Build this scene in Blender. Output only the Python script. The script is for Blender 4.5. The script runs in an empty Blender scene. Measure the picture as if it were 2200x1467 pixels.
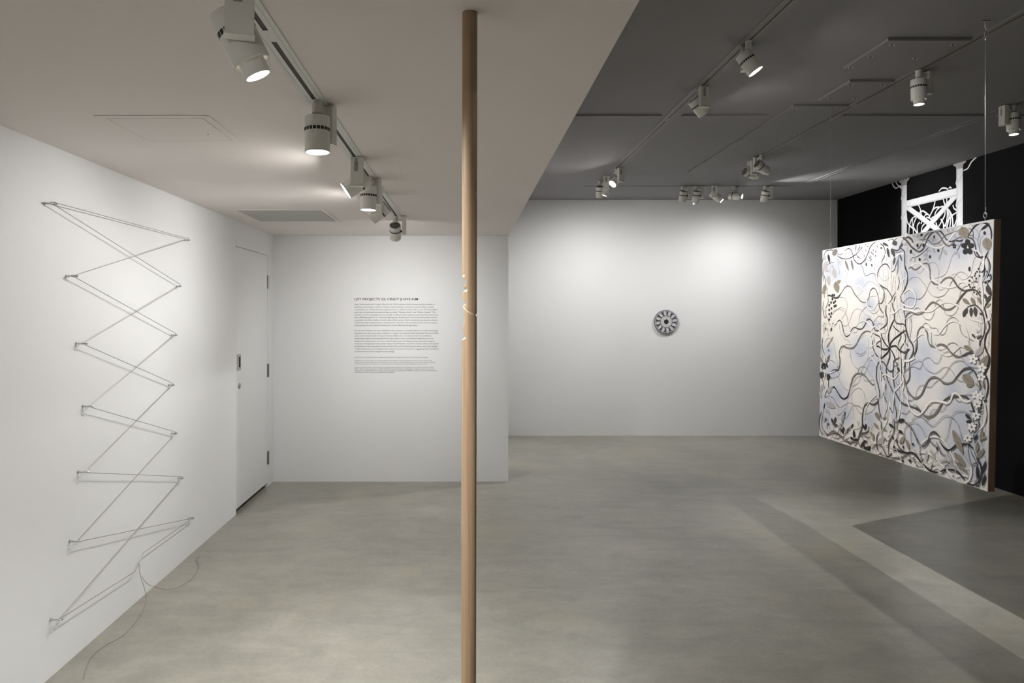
import bpy, bmesh, math, random
from mathutils import Vector, Matrix
random.seed(7)
sc = bpy.context.scene
COL = sc.collection
PI = math.pi
# ---------------------------------------------------------------- camera
F = 1550.0; CX = 999.0; CY = 673.0; H = 1.62
cam = bpy.data.cameras.new('camera'); cam_o = bpy.data.objects.new('camera', cam); COL.objects.link(cam_o)
cam_o.location = (0, 0, H); cam_o.rotation_euler = (PI/2, 0, 0)
cam.sensor_width = 36; cam.lens = F/2200*36
cam.shift_x = (1100-CX)/2200; cam.shift_y = (CY-733.5)/2200
cam.clip_start = .05
sc.camera = cam_o
def on_x(px, py, X):            # pixel -> point on the plane x = X
    y = F*X/(px-CX); return Vector((X, y, H-(py-CY)*y/F))
def on_y(px, py, Y): return Vector(((px-CX)*Y/F, Y, H-(py-CY)*Y/F))
def on_z(px, py, Z):
    y = F*(H-Z)/(py-CY); return Vector(((px-CX)*y/F, y, Z))
# ---------------------------------------------------------------- materials
def srgb(r, g, b):
    f = lambda c: (c/255/12.92) if c/255 <= .04045 else ((c/255+.055)/1.055)**2.4
    return (f(r), f(g), f(b), 1)
def mat(name, col, rough=.6, metal=0, spec=.5, emit=0, bump=0, bscale=200, var=0, vscale=3):
    m = bpy.data.materials.new(name); m.use_nodes = True
    nt = m.node_tree; b = nt.nodes['Principled BSDF']
    if len(col) == 3: col = (*col, 1)
    b.inputs['Base Color'].default_value = col
    b.inputs['Roughness'].default_value = rough; b.inputs['Metallic'].default_value = metal
    b.inputs['Specular IOR Level'].default_value = spec
    if emit:
        b.inputs['Emission Color'].default_value = (1, .97, .92, 1); b.inputs['Emission Strength'].default_value = emit
    tc = nt.nodes.new('ShaderNodeTexCoord')
    if bump:
        n = nt.nodes.new('ShaderNodeTexNoise'); n.inputs['Scale'].default_value = bscale; n.inputs['Detail'].default_value = 3
        nt.links.new(tc.outputs['Object'], n.inputs['Vector'])
        bp = nt.nodes.new('ShaderNodeBump'); bp.inputs['Strength'].default_value = bump; bp.inputs['Distance'].default_value = .002
        nt.links.new(n.outputs['Fac'], bp.inputs['Height']); nt.links.new(bp.outputs['Normal'], b.inputs['Normal'])
    if var:
        n = nt.nodes.new('ShaderNodeTexNoise'); n.inputs['Scale'].default_value = vscale; n.inputs['Detail'].default_value = 4
        nt.links.new(tc.outputs['Object'], n.inputs['Vector'])
        mx = nt.nodes.new('ShaderNodeMix'); mx.data_type = 'RGBA'
        mx.inputs[6].default_value = tuple(c*(1-var) for c in col[:3])+(1,)
        mx.inputs[7].default_value = tuple(min(1, c*(1+var)) for c in col[:3])+(1,)
        nt.links.new(n.outputs['Fac'], mx.inputs[0]); nt.links.new(mx.outputs[2], b.inputs['Base Color'])
    return m
M = {}
M['wall'] = mat('white_wall_paint', (.795, .797, .80), .75, spec=.3, bump=.08, bscale=90, var=.015, vscale=1.2)
M['soffit'] = mat('white_ceiling_paint', (.81, .76, .735), .85, spec=.2, bump=.05, var=.01)
M['grey_ceiling'] = mat('dark_grey_ceiling_paint', (.285, .276, .282), .8, spec=.25, bump=.05, var=.05, vscale=1.5)
M['black_wall'] = mat('black_wall_paint', (.0065, .006, .007), .85, spec=.08, bump=.05)
M['door'] = mat('white_door_paint', (.795, .797, .797), .55, spec=.4, bump=.03)
M['dark'] = mat('dark_gap', (.008, .007, .006), .9)
M['slot'] = mat('bronze_track_slot', (.030, .021, .009), .5, spec=.4)
M['flange'] = mat('white_track_metal', (.72, .71, .68), .5)
M['gflange'] = mat('grey_track_metal', (.275, .266, .27), .6)
M['gslot'] = mat('brown_track_slot', (.075, .055, .025), .5)
M['screw'] = mat('white_screw_head', (.75, .75, .72), .4)
M['gplate'] = mat('grey_panel_paint', (.265, .257, .262), .75, var=.06, vscale=2)
M['steel'] = mat('galvanised_steel', (.55, .56, .58), .28, metal=1)
M['cable'] = mat('steel_cable', (.36, .34, .35), .42, metal=.75)
M['nickel'] = mat('satin_nickel', (.50, .48, .45), .38, metal=.9)
M['hinge'] = mat('hinge_steel', (.42, .41, .40), .35, metal=.95)
M['lamp'] = mat('cream_lamp_enamel', (.83, .82, .78), .45, spec=.4)
M['lampvent'] = mat('lamp_vent_dark', (.025, .023, .02), .7)
M['fin'] = mat('grey_heatsink_fins', (.28, .27, .24), .5)
M['labelgrey'] = mat('grey_rating_label', (.36, .36, .35), .6)
M['glow'] = mat('lit_lens', (1, 1, 1), .3, emit=180)
M['glow_low'] = mat('lit_snoot_lens', (1, 1, 1), .3, emit=15)
M['lens_off'] = mat('unlit_lens', (.3, .3, .3), .2)
M['grille'] = mat('perforated_vent_face', (.50, .48, .46), .7, bump=.5, bscale=700)
M['ink'] = mat('black_vinyl_lettering', (.012, .01, .014), .5)
# concrete floor
def floor_mat():
    m = bpy.data.materials.new('polished_concrete'); m.use_nodes = True; nt = m.node_tree; N = nt.nodes; L = nt.links
    b = N['Principled BSDF']; tc = N.new('ShaderNodeTexCoord')
    def noise(scale, det, dist=0, rough=.55, vec=None):
        n = N.new('ShaderNodeTexNoise'); n.inputs['Scale'].default_value = scale; n.inputs['Detail'].default_value = det
        n.inputs['Distortion'].default_value = dist; n.inputs['Roughness'].default_value = rough
        L.new(vec or tc.outputs['Object'], n.inputs['Vector']); return n.outputs['Fac']
    def ramp(f, p0, c0, p1, c1):
        r = N.new('ShaderNodeValToRGB'); e = r.color_ramp.elements
        e[0].position = p0; e[0].color = c0; e[1].position = p1; e[1].color = c1; L.new(f, r.inputs[0]); return r.outputs[0]
    def mix(fac, a, bb, mode='MIX'):
        x = N.new('ShaderNodeMix'); x.data_type = 'RGBA'; x.blend_type = mode
        if isinstance(fac, float): x.inputs[0].default_value = fac
        else: L.new(fac, x.inputs[0])
        for i, v in ((6, a), (7, bb)):
            if isinstance(v, tuple): x.inputs[i].default_value = v
            else: L.new(v, x.inputs[i])
        return x.outputs[2]
    c = ramp(noise(.55, 5, .6), .33, (.262, .252, .214, 1), .68, (.368, .356, .312, 1))
    mp = N.new('ShaderNodeMapping'); mp.inputs['Scale'].default_value = (1.0, 3.2, 1); mp.inputs['Rotation'].default_value = (0, 0, .25)
    L.new(tc.outputs['Object'], mp.inputs['Vector'])
    c = mix(.42, c, ramp(noise(2.1, 8, .8, .62, mp.outputs['Vector']), .3, (.58, .58, .58, 1), .75, (1.18, 1.17, 1.15, 1)), 'MULTIPLY')
    c = mix(.4, c, ramp(noise(5.5, 9, .5, .72), .34, (.66, .66, .66, 1), .72, (1.2, 1.19, 1.18, 1)), 'MULTIPLY')
    c = mix(.6, c, ramp(noise(130, 3, 0, .7), .3, (.82, .82, .81, 1), .7, (1.12, 1.12, 1.1, 1)), 'MULTIPLY')
    c = mix(.35, c, ramp(noise(38, 4, 0, .7), .3, (.75, .75, .74, 1), .7, (1.12, 1.12, 1.1, 1)), 'MULTIPLY')
    st = ramp(noise(1.5, 4, .5), .56, (0, 0, 0, 1), .74, (1, 1, 1, 1))
    fs = N.new('ShaderNodeMath'); fs.operation = 'MULTIPLY'; fs.inputs[1].default_value = .5; L.new(st, fs.inputs[0])
    c = mix(fs.outputs[0], c, (.34, .31, .20, 1))
    # pale specks
    v = N.new('ShaderNodeTexVoronoi'); v.inputs['Scale'].default_value = 9; L.new(tc.outputs['Object'], v.inputs['Vector'])
    sp = ramp(v.outputs['Distance'], .02, (1, 1, 1, 1), .045, (0, 0, 0, 1))
    gate = ramp(noise(4.3, 2), .60, (0, 0, 0, 1), .64, (.6, .6, .6, 1))
    g = N.new('ShaderNodeMath'); g.operation = 'MULTIPLY'; L.new(sp, g.inputs[0]); L.new(gate, g.inputs[1])
    c = mix(g.outputs[0], c, (.48, .45, .38, 1))
    L.new(c, b.inputs['Base Color'])
    b.inputs['Roughness'].default_value = .31
    b.inputs['Specular IOR Level'].default_value = .45
    bp = N.new('ShaderNodeBump'); bp.inputs['Strength'].default_value = .12; bp.inputs['Distance'].default_value = .002
    L.new(noise(60, 4), bp.inputs['Height']); L.new(bp.outputs['Normal'], b.inputs['Normal'])
    return m
M['floor'] = floor_mat()
def wood_mat(name, c0, c1, sx=40, sz=1.2):
    m = bpy.data.materials.new(name); m.use_nodes = True; nt = m.node_tree; b = nt.nodes['Principled BSDF']
    tc = nt.nodes.new('ShaderNodeTexCoord'); mp = nt.nodes.new('ShaderNodeMapping'); mp.inputs['Scale'].default_value = (sx, sx, sz)
    n = nt.nodes.new('ShaderNodeTexNoise'); n.inputs['Scale'].default_value = 2; n.inputs['Detail'].default_value = 5; n.inputs['Distortion'].default_value = .6
    r = nt.nodes.new('ShaderNodeValToRGB'); r.color_ramp.elements[0].position = .35; r.color_ramp.elements[1].position = .7
    r.color_ramp.elements[0].color = (*c0, 1); r.color_ramp.elements[1].color = (*c1, 1)
    nt.links.new(tc.outputs['Object'], mp.inputs['Vector']); nt.links.new(mp.outputs['Vector'], n.inputs['Vector'])
    nt.links.new(n.outputs['Fac'], r.inputs[0]); nt.links.new(r.outputs[0], b.inputs['Base Color'])
    b.inputs['Roughness'].default_value = .5; b.inputs['Specular IOR Level'].default_value = .35
    return m
M['pole'] = wood_mat('round_pole_wood', (.325, .215, .130), (.455, .325, .205))
M['rawwood'] = wood_mat('freshly_cut_wood', (.52, .41, .29), (.66, .55, .41))
M['stretcher'] = wood_mat('painting_edge_wood', (.17, .105, .07), (.23, .15, .10), 10, 1.5)
# ---------------------------------------------------------------- mesh helpers
def link(name, me, parent=None, m=None):
    o = bpy.data.objects.new(name, me); COL.objects.link(o)
    if parent: o.parent = parent
    if m is not None:
        for mm in (m if isinstance(m, (list, tuple)) else [m]): me.materials.append(mm)
    return o
def fin(name, bm, m, parent=None, smooth=False, bevel=0):
    bmesh.ops.recalc_face_normals(bm, faces=bm.faces)
    me = bpy.data.meshes.new(name); bm.to_mesh(me); bm.free()
    if smooth:
        for p in me.polygons: p.use_smooth = True
    o = link(name, me, parent, m)
    if bevel:
        md = o.modifiers.new('bevel', 'BEVEL'); md.width = bevel; md.segments = 2; md.limit_method = 'ANGLE'
    if smooth:
        try: me.set_sharp_from_angle(angle=math.radians(40))
        except Exception: pass
    return o
def box(bm, x0, x1, y0, y1, z0, z1, mi=0, mtx=None):
    vs = [bm.verts.new((x, y, z)) for x in (x0, x1) for y in (y0, y1) for z in (z0, z1)]
    if mtx is not None:
        for v in vs: v.co = mtx @ v.co
    for f in ((0, 1, 3, 2), (4, 6, 7, 5), (0, 4, 5, 1), (2, 3, 7, 6), (0, 2, 6, 4), (1, 5, 7, 3)):
        fc = bm.faces.new([vs[i] for i in f]); fc.material_index = mi
def lathe(bm, prof, seg=40, mi=0, mtx=None, mis=None):
    """prof: list of (r, z); closes with caps where r == 0"""
    rings = []
    for r, z in prof:
        if r < 1e-7: ring = [bm.verts.new((0, 0, z))]
        else: ring = [bm.verts.new((r*math.cos(2*PI*k/seg), r*math.sin(2*PI*k/seg), z)) for k in range(seg)]
        if mtx is not None:
            for v in ring: v.co = mtx @ v.co
        rings.append(ring)
    for i in range(len(rings)-1):
        a, b = rings[i], rings[i+1]
        idx = mis[i] if mis else mi
        for k in range(seg):
            k2 = (k+1) % seg
            if len(a) == 1 and len(b) == 1: continue
            if len(a) == 1: f = bm.faces.new((a[0], b[k], b[k2]))
            elif len(b) == 1: f = bm.faces.new((a[k], a[k2], b[0]))
            else: f = bm.faces.new((a[k], a[k2], b[k2], b[k]))
            f.material_index = idx
def tube(bm, pts, r, seg=8, mi=0, closed=False):
    pts = [Vector(p) for p in pts]; n = len(pts)
    ref = None; rings = []
    for i, p in enumerate(pts):
        if closed: d = pts[(i+1) % n]-pts[i-1]
        else: d = pts[min(i+1, n-1)]-pts[max(i-1, 0)]
        d.normalize()
        if ref is None:
            ref = Vector((0, 0, 1)) if abs(d.z) < .9 else Vector((1, 0, 0))
        s = d.cross(ref).normalized(); ref = s.cross(d).normalized()
        rr = r[i] if isinstance(r, (list, tuple)) else r
        rings.append([bm.verts.new(p+(s*math.cos(2*PI*k/seg)+ref*math.sin(2*PI*k/seg))*rr) for k in range(seg)])
    m = n if closed else n-1
    for i in range(m):
        a, b = rings[i], rings[(i+1) % n]
        for k in range(seg):
            f = bm.faces.new((a[k], a[(k+1) % seg], b[(k+1) % seg], b[k])); f.material_index = mi
    if not closed:
        for rg in (rings[0], rings[-1]):
            f = bm.faces.new(rg); f.material_index = mi
def smooth_pts(P, sub=6):
    P = [Vector(p) for p in P]
    if len(P) < 3:
        return [P[0].lerp(P[1], k/4) for k in range(5)]
    out = []
    for i in range(len(P)-1):
        p0 = P[i-1] if i else P[0]*2-P[1]; p1 = P[i]; p2 = P[i+1]; p3 = P[i+2] if i+2 < len(P) else P[-1]*2-P[-2]
        for k in range(sub):
            t = k/sub
            out.append(.5*((2*p1)+(p2-p0)*t+(2*p0-5*p1+4*p2-p3)*t*t+(3*p1-p0-3*p2+p3)*t**3))
    out.append(P[-1]); return out
def empty(name, loc=(0, 0, 0), rz=0):
    o = bpy.data.objects.new(name, None); COL.objects.link(o); o.location = loc; o.rotation_euler = (0, 0, rz)
    o.empty_display_size = .05; return o
def tag(o, label=None, cat=None, group=None, kind=None):
    if label: o['label'] = label
    if cat: o['category'] = cat
    if group: o['group'] = group
    if kind: o['kind'] = kind
    return o
def struct(name, bm, m, **k):
    o = fin(name, bm, m, **k); o['kind'] = 'structure'; return o
# ---------------------------------------------------------------- room shell
XL, XS, XR = -1.845, .417, 4.93       # left wall, soffit edge / partition edge, right (black) wall
YN, YF, YB = 6.946, 9.55, -3.0        # near partition wall, far wall, wall behind the camera
ZS, ZC = H+.748, H+1.503              # low white ceiling, high grey ceiling
T = .12
bm = bmesh.new(); box(bm, XL-T, XR+T, YB-T, YF+T, -.1, 0); struct('floor', bm, M['floor'])
bm = bmesh.new(); box(bm, XS, XR+T, YB-T, YF+T, ZC, ZC+.1); struct('ceiling', bm, M['grey_ceiling'])
bm = bmesh.new(); box(bm, XL-T, XS, YB-T, YF, ZS, ZC+.1); o = struct('ceiling_low', bm, M['soffit'])
bm = bmesh.new(); box(bm, XR, XR+T, YB-T, YF+T, 0, ZC); struct('wall_right', bm, M['black_wall'])
bm = bmesh.new(); box(bm, XS, XR, YF, YF+T, 0, ZC); struct('wall_back', bm, M['wall'])
bm = bmesh.new(); box(bm, XL, XS, YN, YF, 0, ZS); struct('wall_center', bm, M['wall'])
bm = bmesh.new(); box(bm, XL-T, XR+T, YB-T, YB, 0, ZS+.0); box(bm, XS, XR+T, YB-T, YB, ZS, ZC); struct('wall_front', bm, M['wall'])
# left wall with the door opening
DY0, DY1, DZ = 5.815, 6.735, 2.160
bm = bmesh.new()
box(bm, XL-T, XL, YB-T, DY0-.002, 0, ZS); box(bm, XL-T, XL, DY1+.002, YN+.01, 0, ZS)
box(bm, XL-T, XL, DY0-.002, DY1+.002, DZ+.002, ZS)
struct('wall_left', bm, M['wall'])
bm = bmesh.new(); box(bm, XL-T-.02, XL-T, DY0-.1, DY1+.1, 0, DZ+.1); struct('trim_1', bm, M['dark'])
# thin painted frame around the door (barely proud of the wall)
bm = bmesh.new()
w = .055; e = .0035
box(bm, XL, XL+e, DY0-.002, DY1+w, DZ+.002, DZ+w+.004)
box(bm, XL, XL+e, DY1+.002, DY1+w, .01, DZ+.002)
struct('trim_2', bm, M['door'])
# base gap line along the walls
bm = bmesh.new()
bm = None
# door
door = empty('door_1', (XL, DY1, 0)); door['kind'] = 'structure'
bm = bmesh.new(); box(bm, -.045, .0, DY0-DY1, 0, .038, DZ-.001); fin('door_leaf', bm, M['door'], door, bevel=.0015)
for hz in (1.912, 1.088, .272):
    hg = bmesh.new()
    box(hg, -.001, .004, -.012, .040, hz-.058, hz+.058)
    mt = Matrix.Translation((.009, .006, hz))
    lathe(hg, [(0, -.062), (.008, -.062), (.008, -.022), (.0068, -.021), (.0068, -.019), (.008, -.018), (.008, .018), (.0068, .019), (.0068, .021), (.008, .022), (.008, .062), (0, .062)], 16, mtx=mt)
    fin('hinge', hg, M['hinge'], door, smooth=True)['label'] = 'steel hinge'
# flush pull
py0, py1, pz0, pz1 = 5.835-DY1, 5.930-DY1, 1.155, 1.287
bm = bmesh.new()
ry0, ry1, rz0, rz1 = py0+.040, py1-.014, pz0+.024, pz1-.022
for (a, b, c, d) in ((py0, ry0, pz0, pz1), (ry1, py1, pz0, pz1), (ry0, ry1, pz0, rz0), (ry0, ry1, rz1, pz1)):
    box(bm, 0, .004, a, b, c, d)
pull = fin('flush_pull', bm, M['nickel'], door); pull['label'] = 'satin metal flush pull'
bm = bmesh.new(); box(bm, 0, .0012, ry0, ry1, rz0, rz1); fin('pull_recess', bm, M['dark'], pull)['label'] = 'dark recess of the pull'
bm = bmesh.new(); mt = Matrix.Translation((0, 5.895-DY1, 1.028)) @ Matrix.Rotation(PI/2, 4, 'Y')
lathe(bm, [(0, 0), (.027, 0), (.027, .003), (.024, .006), (.015, .007), (.014, .010), (0, .010)], 32, mtx=mt)
box(bm, .009, .0115, 5.895-DY1-.003, 5.895-DY1+.003, 1.018, 1.038)
fin('lock_cylinder', bm, M['nickel'], door, smooth=True)['label'] = 'round metal lock cylinder'
# dark draught gaps of the two visible wall feet: shadow reveal under the plaster
# ---------------------------------------------------------------- ceiling fittings
# access hatch in the low ceiling
ah = empty('access_hatch', (-1.18, 2.93, ZS))
tag(ah, 'white square access hatch with thin frame in the low white ceiling', 'ceiling hatch')
bm = bmesh.new(); z = -.0035
X0, X1, Y0, Y1 = -1.400+1.18, -.968+1.18, 2.722-2.93, 3.15-2.93; i = .033
for (a, b, c, d) in ((X0, X1, Y0, Y0+i), (X0, X1, Y1-i, Y1), (X0, X0+i, Y0+i, Y1-i), (X1-i, X1, Y0+i, Y1-i)): box(bm, a, b, c, d, z, 0)
fin('hatch_frame', bm, M['soffit'], ah, bevel=.001)
bm = bmesh.new(); box(bm, X0+i, X1-i, Y0+i, Y1-i, -.0008, 0); fin('hatch_gap', bm, M['dark'], ah)
bm = bmesh.new(); box(bm, X0+i+.0025, X1-i-.0025, Y0+i+.0025, Y1-i-.0025, z, -.0008); hd = fin('hatch_door', bm, M['soffit'], ah)
bm = bmesh.new(); lathe(bm, [(0, -.005), (.003, -.005), (.003, z), (0, z)], 12, mtx=Matrix.Translation((X1-.10, .07, 0))); fin('latch', bm, M['dark'], hd)
# supply vent
vt = empty('ceiling_vent', (-1.345, 5.52, ZS)); tag(vt, 'flat grey perforated air vent with white frame, beside the door in the low ceiling', 'air vent')
bm = bmesh.new(); X0, X1, Y0, Y1 = -.335, .335, -.345, .345; i = .032
for (a, b, c, d) in ((X0, X1, Y0, Y0+i), (X0, X1, Y1-i, Y1), (X0, X0+i, Y0+i, Y1-i), (X1-i, X1, Y0+i, Y1-i)): box(bm, a, b, c, d, -.006, 0)
fin('vent_frame', bm, M['soffit'], vt, bevel=.0015)
bm = bmesh.new(); box(bm, X0+i, X1-i, Y0+i, Y1-i, -.0009, 0); fin('vent_gap', bm, M['dark'], vt)
bm = bmesh.new(); box(bm, X0+i+.005, X1-i-.005, Y0+i+.005, Y1-i-.005, -.005, -.0009); fin('vent_face', bm, M['grille'], vt)
# lighting tracks
def track(name, label, p0, p1, zc, flange, joints=(), wide=1.0):
    p0 = Vector((*p0, zc)); p1 = Vector((*p1, zc)); d = p1-p0; L = d.length
    t = empty(name, p0, math.atan2(d.y, d.x)); tag(t, label, 'light track', 'recessed lighting tracks')
    bm = bmesh.new(); box(bm, 0, L, -.030*wide, .030*wide, -.0012, 0); fin('track_gap', bm, M['dark'], t)
    bm = bmesh.new(); box(bm, 0, L, -.0075, .0075, -.0016, -.0012); fin('track_slot', bm, M['gslot'] if zc > 2.6 else M['slot'], t)['label'] = 'dark bronze track slot'
    bm = bmesh.new()
    for a, b in ((-.040, -.0248), (-.0238, -.0075), (.0075, .0238), (.0248, .040)):
        box(bm, 0, L, a*wide if abs(a) > .01 else a, b*wide if abs(b) > .01 else b, -.0035, 0)
    for j in joints: box(bm, j-.04, j+.04, -.0075, .0075, -.0034, 0)
    fin('track_flange', bm, flange, t)
    return t
track('light_track', 'white lighting track with dark slot along the low white ceiling', (-.525, .3), (-.525, 5.75), ZS, M['flange'], (1.64,), wide=.9)
track('light_track', 'grey lighting track left of the others in the dark ceiling, running away', (1.565, .3), (1.565, 8.49), ZC, M['gflange'], (5.3,))
track('light_track', 'grey lighting track passing over the hanging painting in the dark ceiling', (2.805, .3), (2.805, 7.6), ZC, M['gflange'], (4.9,))
track('light_track', 'rightmost grey lighting track, next to the black wall', (3.96, .3), (3.96, 8.3), ZC, M['gflange'], (5.8,))
track('light_track', 'grey cross track along the ceiling just before the far white wall', (1.40, 8.52), (3.83, 8.52), ZC, M['gflange'], (), wide=.6)
# flat ceiling boards
def board(label, x0, x1, y0, y1, th, screws=()):
    t = empty('ceiling_board', (x0, y0, ZC)); tag(t, label, 'ceiling panel', 'thin boards on the dark ceiling')
    bm = bmesh.new(); box(bm, 0, x1-x0, 0, y1-y0, -th, 0); fin('panel', bm, M['gplate'], t, bevel=.002)
    for (sx, sy) in screws:
        bm = bmesh.new()
        for dx in (-.011, .011): lathe(bm, [(0, -.003), (.0042, -.003), (.0042, 0), (0, 0)], 10, mi=0, mtx=Matrix.Translation((sx-x0+dx, sy-y0, -th)))
        lathe(bm, [(0, -.002), (.0045, -.002), (.0045, 0), (0, 0)], 10, mi=1, mtx=Matrix.Translation((sx-x0, sy-y0, -th)))
        fin('screw', bm, [M['screw'], M['dark']], t)['label'] = 'small metal ceiling screw'
board('nearest thick square board on the dark ceiling, beside the middle track', 2.305, 2.762, 3.93, 4.40, .018, ((2.36, 3.99), (2.33, 4.36), (2.70, 3.99), (2.35, 4.18), (2.62, 4.2)))
board('small square board behind the nearest one on the dark ceiling', 2.475, 2.762, 4.64, 5.06, .016, ((2.51, 4.70), (2.72, 4.70), (2.53, 5.0), (2.70, 5.0)))
board('long board running back beside the middle track on the dark ceiling', 2.365, 2.762, 5.19, 7.66, .014, ((2.40, 5.25), (2.72, 5.25), (2.39, 6.0), (2.72, 6.0), (2.39, 6.9), (2.72, 6.9), (2.39, 7.6), (2.74, 7.6)))
for lb, a, b in (('dark ceiling strip nearest the white soffit edge', XS+.01, 1.485), ('dark ceiling strip right of the left grey track', 1.645, 2.285),
                 ('long dark ceiling strip behind the near painting cable', 2.855, 3.93), ('dark ceiling strip beside the black wall', 4.03, XR)):
    bm = bmesh.new(); box(bm, a, b, 5.45, 5.475, ZC-.013, ZC); o = fin('ceiling_strip', bm, M['gplate']); tag(o, lb, 'ceiling strip', 'thin strips across the dark ceiling')
# ---------------------------------------------------------------- track spotlights
PIV = -.118
def head_mesh():
    bm = bmesh.new(); R = .0435
    lathe(bm, [(0, .050), (.0405, .050), (.0405, .058), (R, .058), (R, -.058), (.0425, -.0605), (R, -.062), (R, -.066), (.0395, -.066), (.0395, -.050), (0, -.050)], 48)
    n = 20
    for k in range(n):
        mt = Matrix.Rotation(2*PI*k/n, 4, 'Z'); box(bm, R-.004, R+.0003, -.0052, .0052, .007, .0185, 1, mt)
    for k in range(26):
        mt = Matrix.Rotation(2*PI*(k+.5)/26, 4, 'Z'); box(bm, .010, .0403, -.0012, .0012, .050, .057, 2, mt)
    lathe(bm, [(0, .0505), (.0403, .0505), (.0403, .0502)], 32, mi=1)
    lathe(bm, [(0, .0575), (.006, .0575), (.006, .050)], 16, mi=2)
    bmesh.ops.recalc_face_normals(bm, faces=bm.faces)
    me = bpy.data.meshes.new('lamp_head'); bm.to_mesh(me); bm.free()
    for m_ in (M['lamp'], M['lampvent'], M['fin']): me.materials.append(m_)
    for p in me.polygons: p.use_smooth = True
    me.set_sharp_from_angle(angle=math.radians(35)); return me
def simple_mesh(name, fn, mats, smooth=True):
    bm = bmesh.new(); fn(bm); bmesh.ops.recalc_face_normals(bm, faces=bm.faces)
    me = bpy.data.meshes.new(name); bm.to_mesh(me); bm.free()
    for m_ in mats: me.materials.append(m_)
    if smooth:
        for p in me.polygons: p.use_smooth = True
        me.set_sharp_from_angle(angle=math.radians(35))
    return me
HEAD = head_mesh()
ADAPT = simple_mesh('track_adapter', lambda b: lathe(b, [(0, -.001), (.0185, -.001), (.0185, -.014), (.0178, -.015), (.0185, -.016), (.0185, -.046), (.016, -.049), (0, -.049)], 32), [M['lamp']])
def _box(b):
    box(b, .0, .060, -.011, .011, -.042, -.016)
    box(b, .052, .085, -.031, .031, -.142, -.006)
    box(b, .050, .087, -.033, .033, -.146, -.142)
def _bevel_mesh(name, fn, mats, w):
    bm = bmesh.new(); fn(bm); bmesh.ops.recalc_face_normals(bm, faces=bm.faces)
    bmesh.ops.bevel(bm, geom=bm.edges[:], offset=w, segments=2, affect='EDGES', profile=.5)
    me = bpy.data.meshes.new(name); bm.to_mesh(me); bm.free()
    for m_ in mats: me.materials.append(m_)
    return me
DRIVER = _bevel_mesh('driver_box', _box, [M['lamp']], .0015)
def _lab(b):
    box(b, .085, .0854, -.013, .006, -.075, -.030); box(b, .085, .0854, -.008, .002, -.030, -.014)
LAB = simple_mesh('rating_label', _lab, [M['labelgrey']], False)
def _knob(b): lathe(b, [(0, .038), (.009, .038), (.009, .056), (0, .056)], 20, mtx=Matrix.Translation((0, 0, PIV)) @ Matrix.Rotation(PI/2, 4, 'Y'))
KNOB = simple_mesh('pivot', _knob, [M['lampvent']])
LENS = {}
for key, r, z, m_ in (('wide', .0392, -.062, 'glow'), ('snoot', .0265, -.0935, 'glow_low'), ('off', .0392, -.058, 'lens_off')):
    LENS[key] = simple_mesh('lens', lambda b, r=r, z=z: lathe(b, [(0, z), (r, z), (r, z+.002), (0, z+.002)], 32), [M[m_]])
SNOOT = simple_mesh('snoot', lambda b: lathe(b, [(.0275, -.052), (.0300, -.052), (.0300, -.096), (.0275, -.096), (.0275, -.052)], 36), [M['lamp']])
def aim_screen(pos, s, c):
    v = (Vector((0, 0, H))-pos).normalized(); up = Vector((0, 0, 1))
    right = (-v).cross(up).normalized(); dn = -right.cross(-v).normalized()
    s = Vector((s[0], s[1], 0)).normalized(); k = math.sqrt(1-c*c)
    return (right*s.x*k+dn*s.y*k+v*c).normalized()
LIGHTS = []
def spotlamp(label, x, y, zc, axis, c, hint, kind='wide', power=0, cone=60, blend=.6, aim=None, group='track spotlights', col=(1, .995, .985), soft=.03):
    t = empty('track_spotlight', (x, y, zc)); tag(t, label, 'spotlight', group)
    a = aim.normalized() if aim is not None else aim_screen(Vector((x, y, zc+PIV)), axis, c)
    h0 = Vector((hint[0], hint[1])).normalized()
    ah = Vector((a.x, a.y))
    if ah.length > .15:
        r = Vector((-ah.y, ah.x)).normalized()
        if r.dot(h0) < 0: r = -r
    else: r = h0
    t.rotation_euler = (0, 0, math.atan2(r.y, r.x))
    ly = Vector((-r.y, r.x, 0)); th = math.atan2(a.dot(ly), -a.z)
    link('track_adapter', ADAPT, t); d = link('driver_box', DRIVER, t)
    link('rating_label', LAB, d)['label'] = 'grey rating label'
    link('pivot', KNOB, t)
    hd = link('lamp_head', HEAD, t); hd.location = (0, 0, PIV); hd.rotation_euler = (th, 0, 0)
    if kind == 'snoot': link('snoot', SNOOT, hd)
    ln = link('lens', LENS[kind], hd); ln['label'] = 'glowing lens' if kind != 'off' else 'unlit lens'
    if power:
        L = bpy.data.lights.new('lamp_light', 'SPOT'); L.energy = power; L.spot_size = math.radians(cone); L.spot_blend = blend
        L.shadow_soft_size = soft; L.color = col
        lo = bpy.data.objects.new('lamp_light', L); COL.objects.link(lo); lo.parent = hd
        lo.location = (0, 0, -.10 if kind == 'snoot' else -.068); LIGHTS.append(lo)
    return t
TX = lambda y: -.503-.006*y
E = globals().get('ENERGY', 1.0)
lx = 'low white ceiling'
spotlamp('nearest spotlight on the low white ceiling, cut by the top edge, lit snout', TX(1.64), 1.64, ZS, (.45, .89), .31, (.2, -1), 'snoot', 36, 125, 1)
spotlamp('spotlight hanging straight down, brightest of the row on the white ceiling', TX(2.53), 2.53, ZS, (0, 1), .27, (.32, .95), 'wide', 160, 96, 0.9)
spotlamp('spotlight with its box in front, lit head turned left toward the steel wires', TX(3.5), 3.5, ZS, (-.82, .57), .10, (0, -1), 'wide', 26, 100, 0.75, soft=.007)
spotlamp('glowing downward spotlight in the middle of the cluster on the white ceiling', TX(3.94), 3.94, ZS, (-.08, 1), .22, (.42, .9), 'wide', 62, 94, 0.9)
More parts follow.
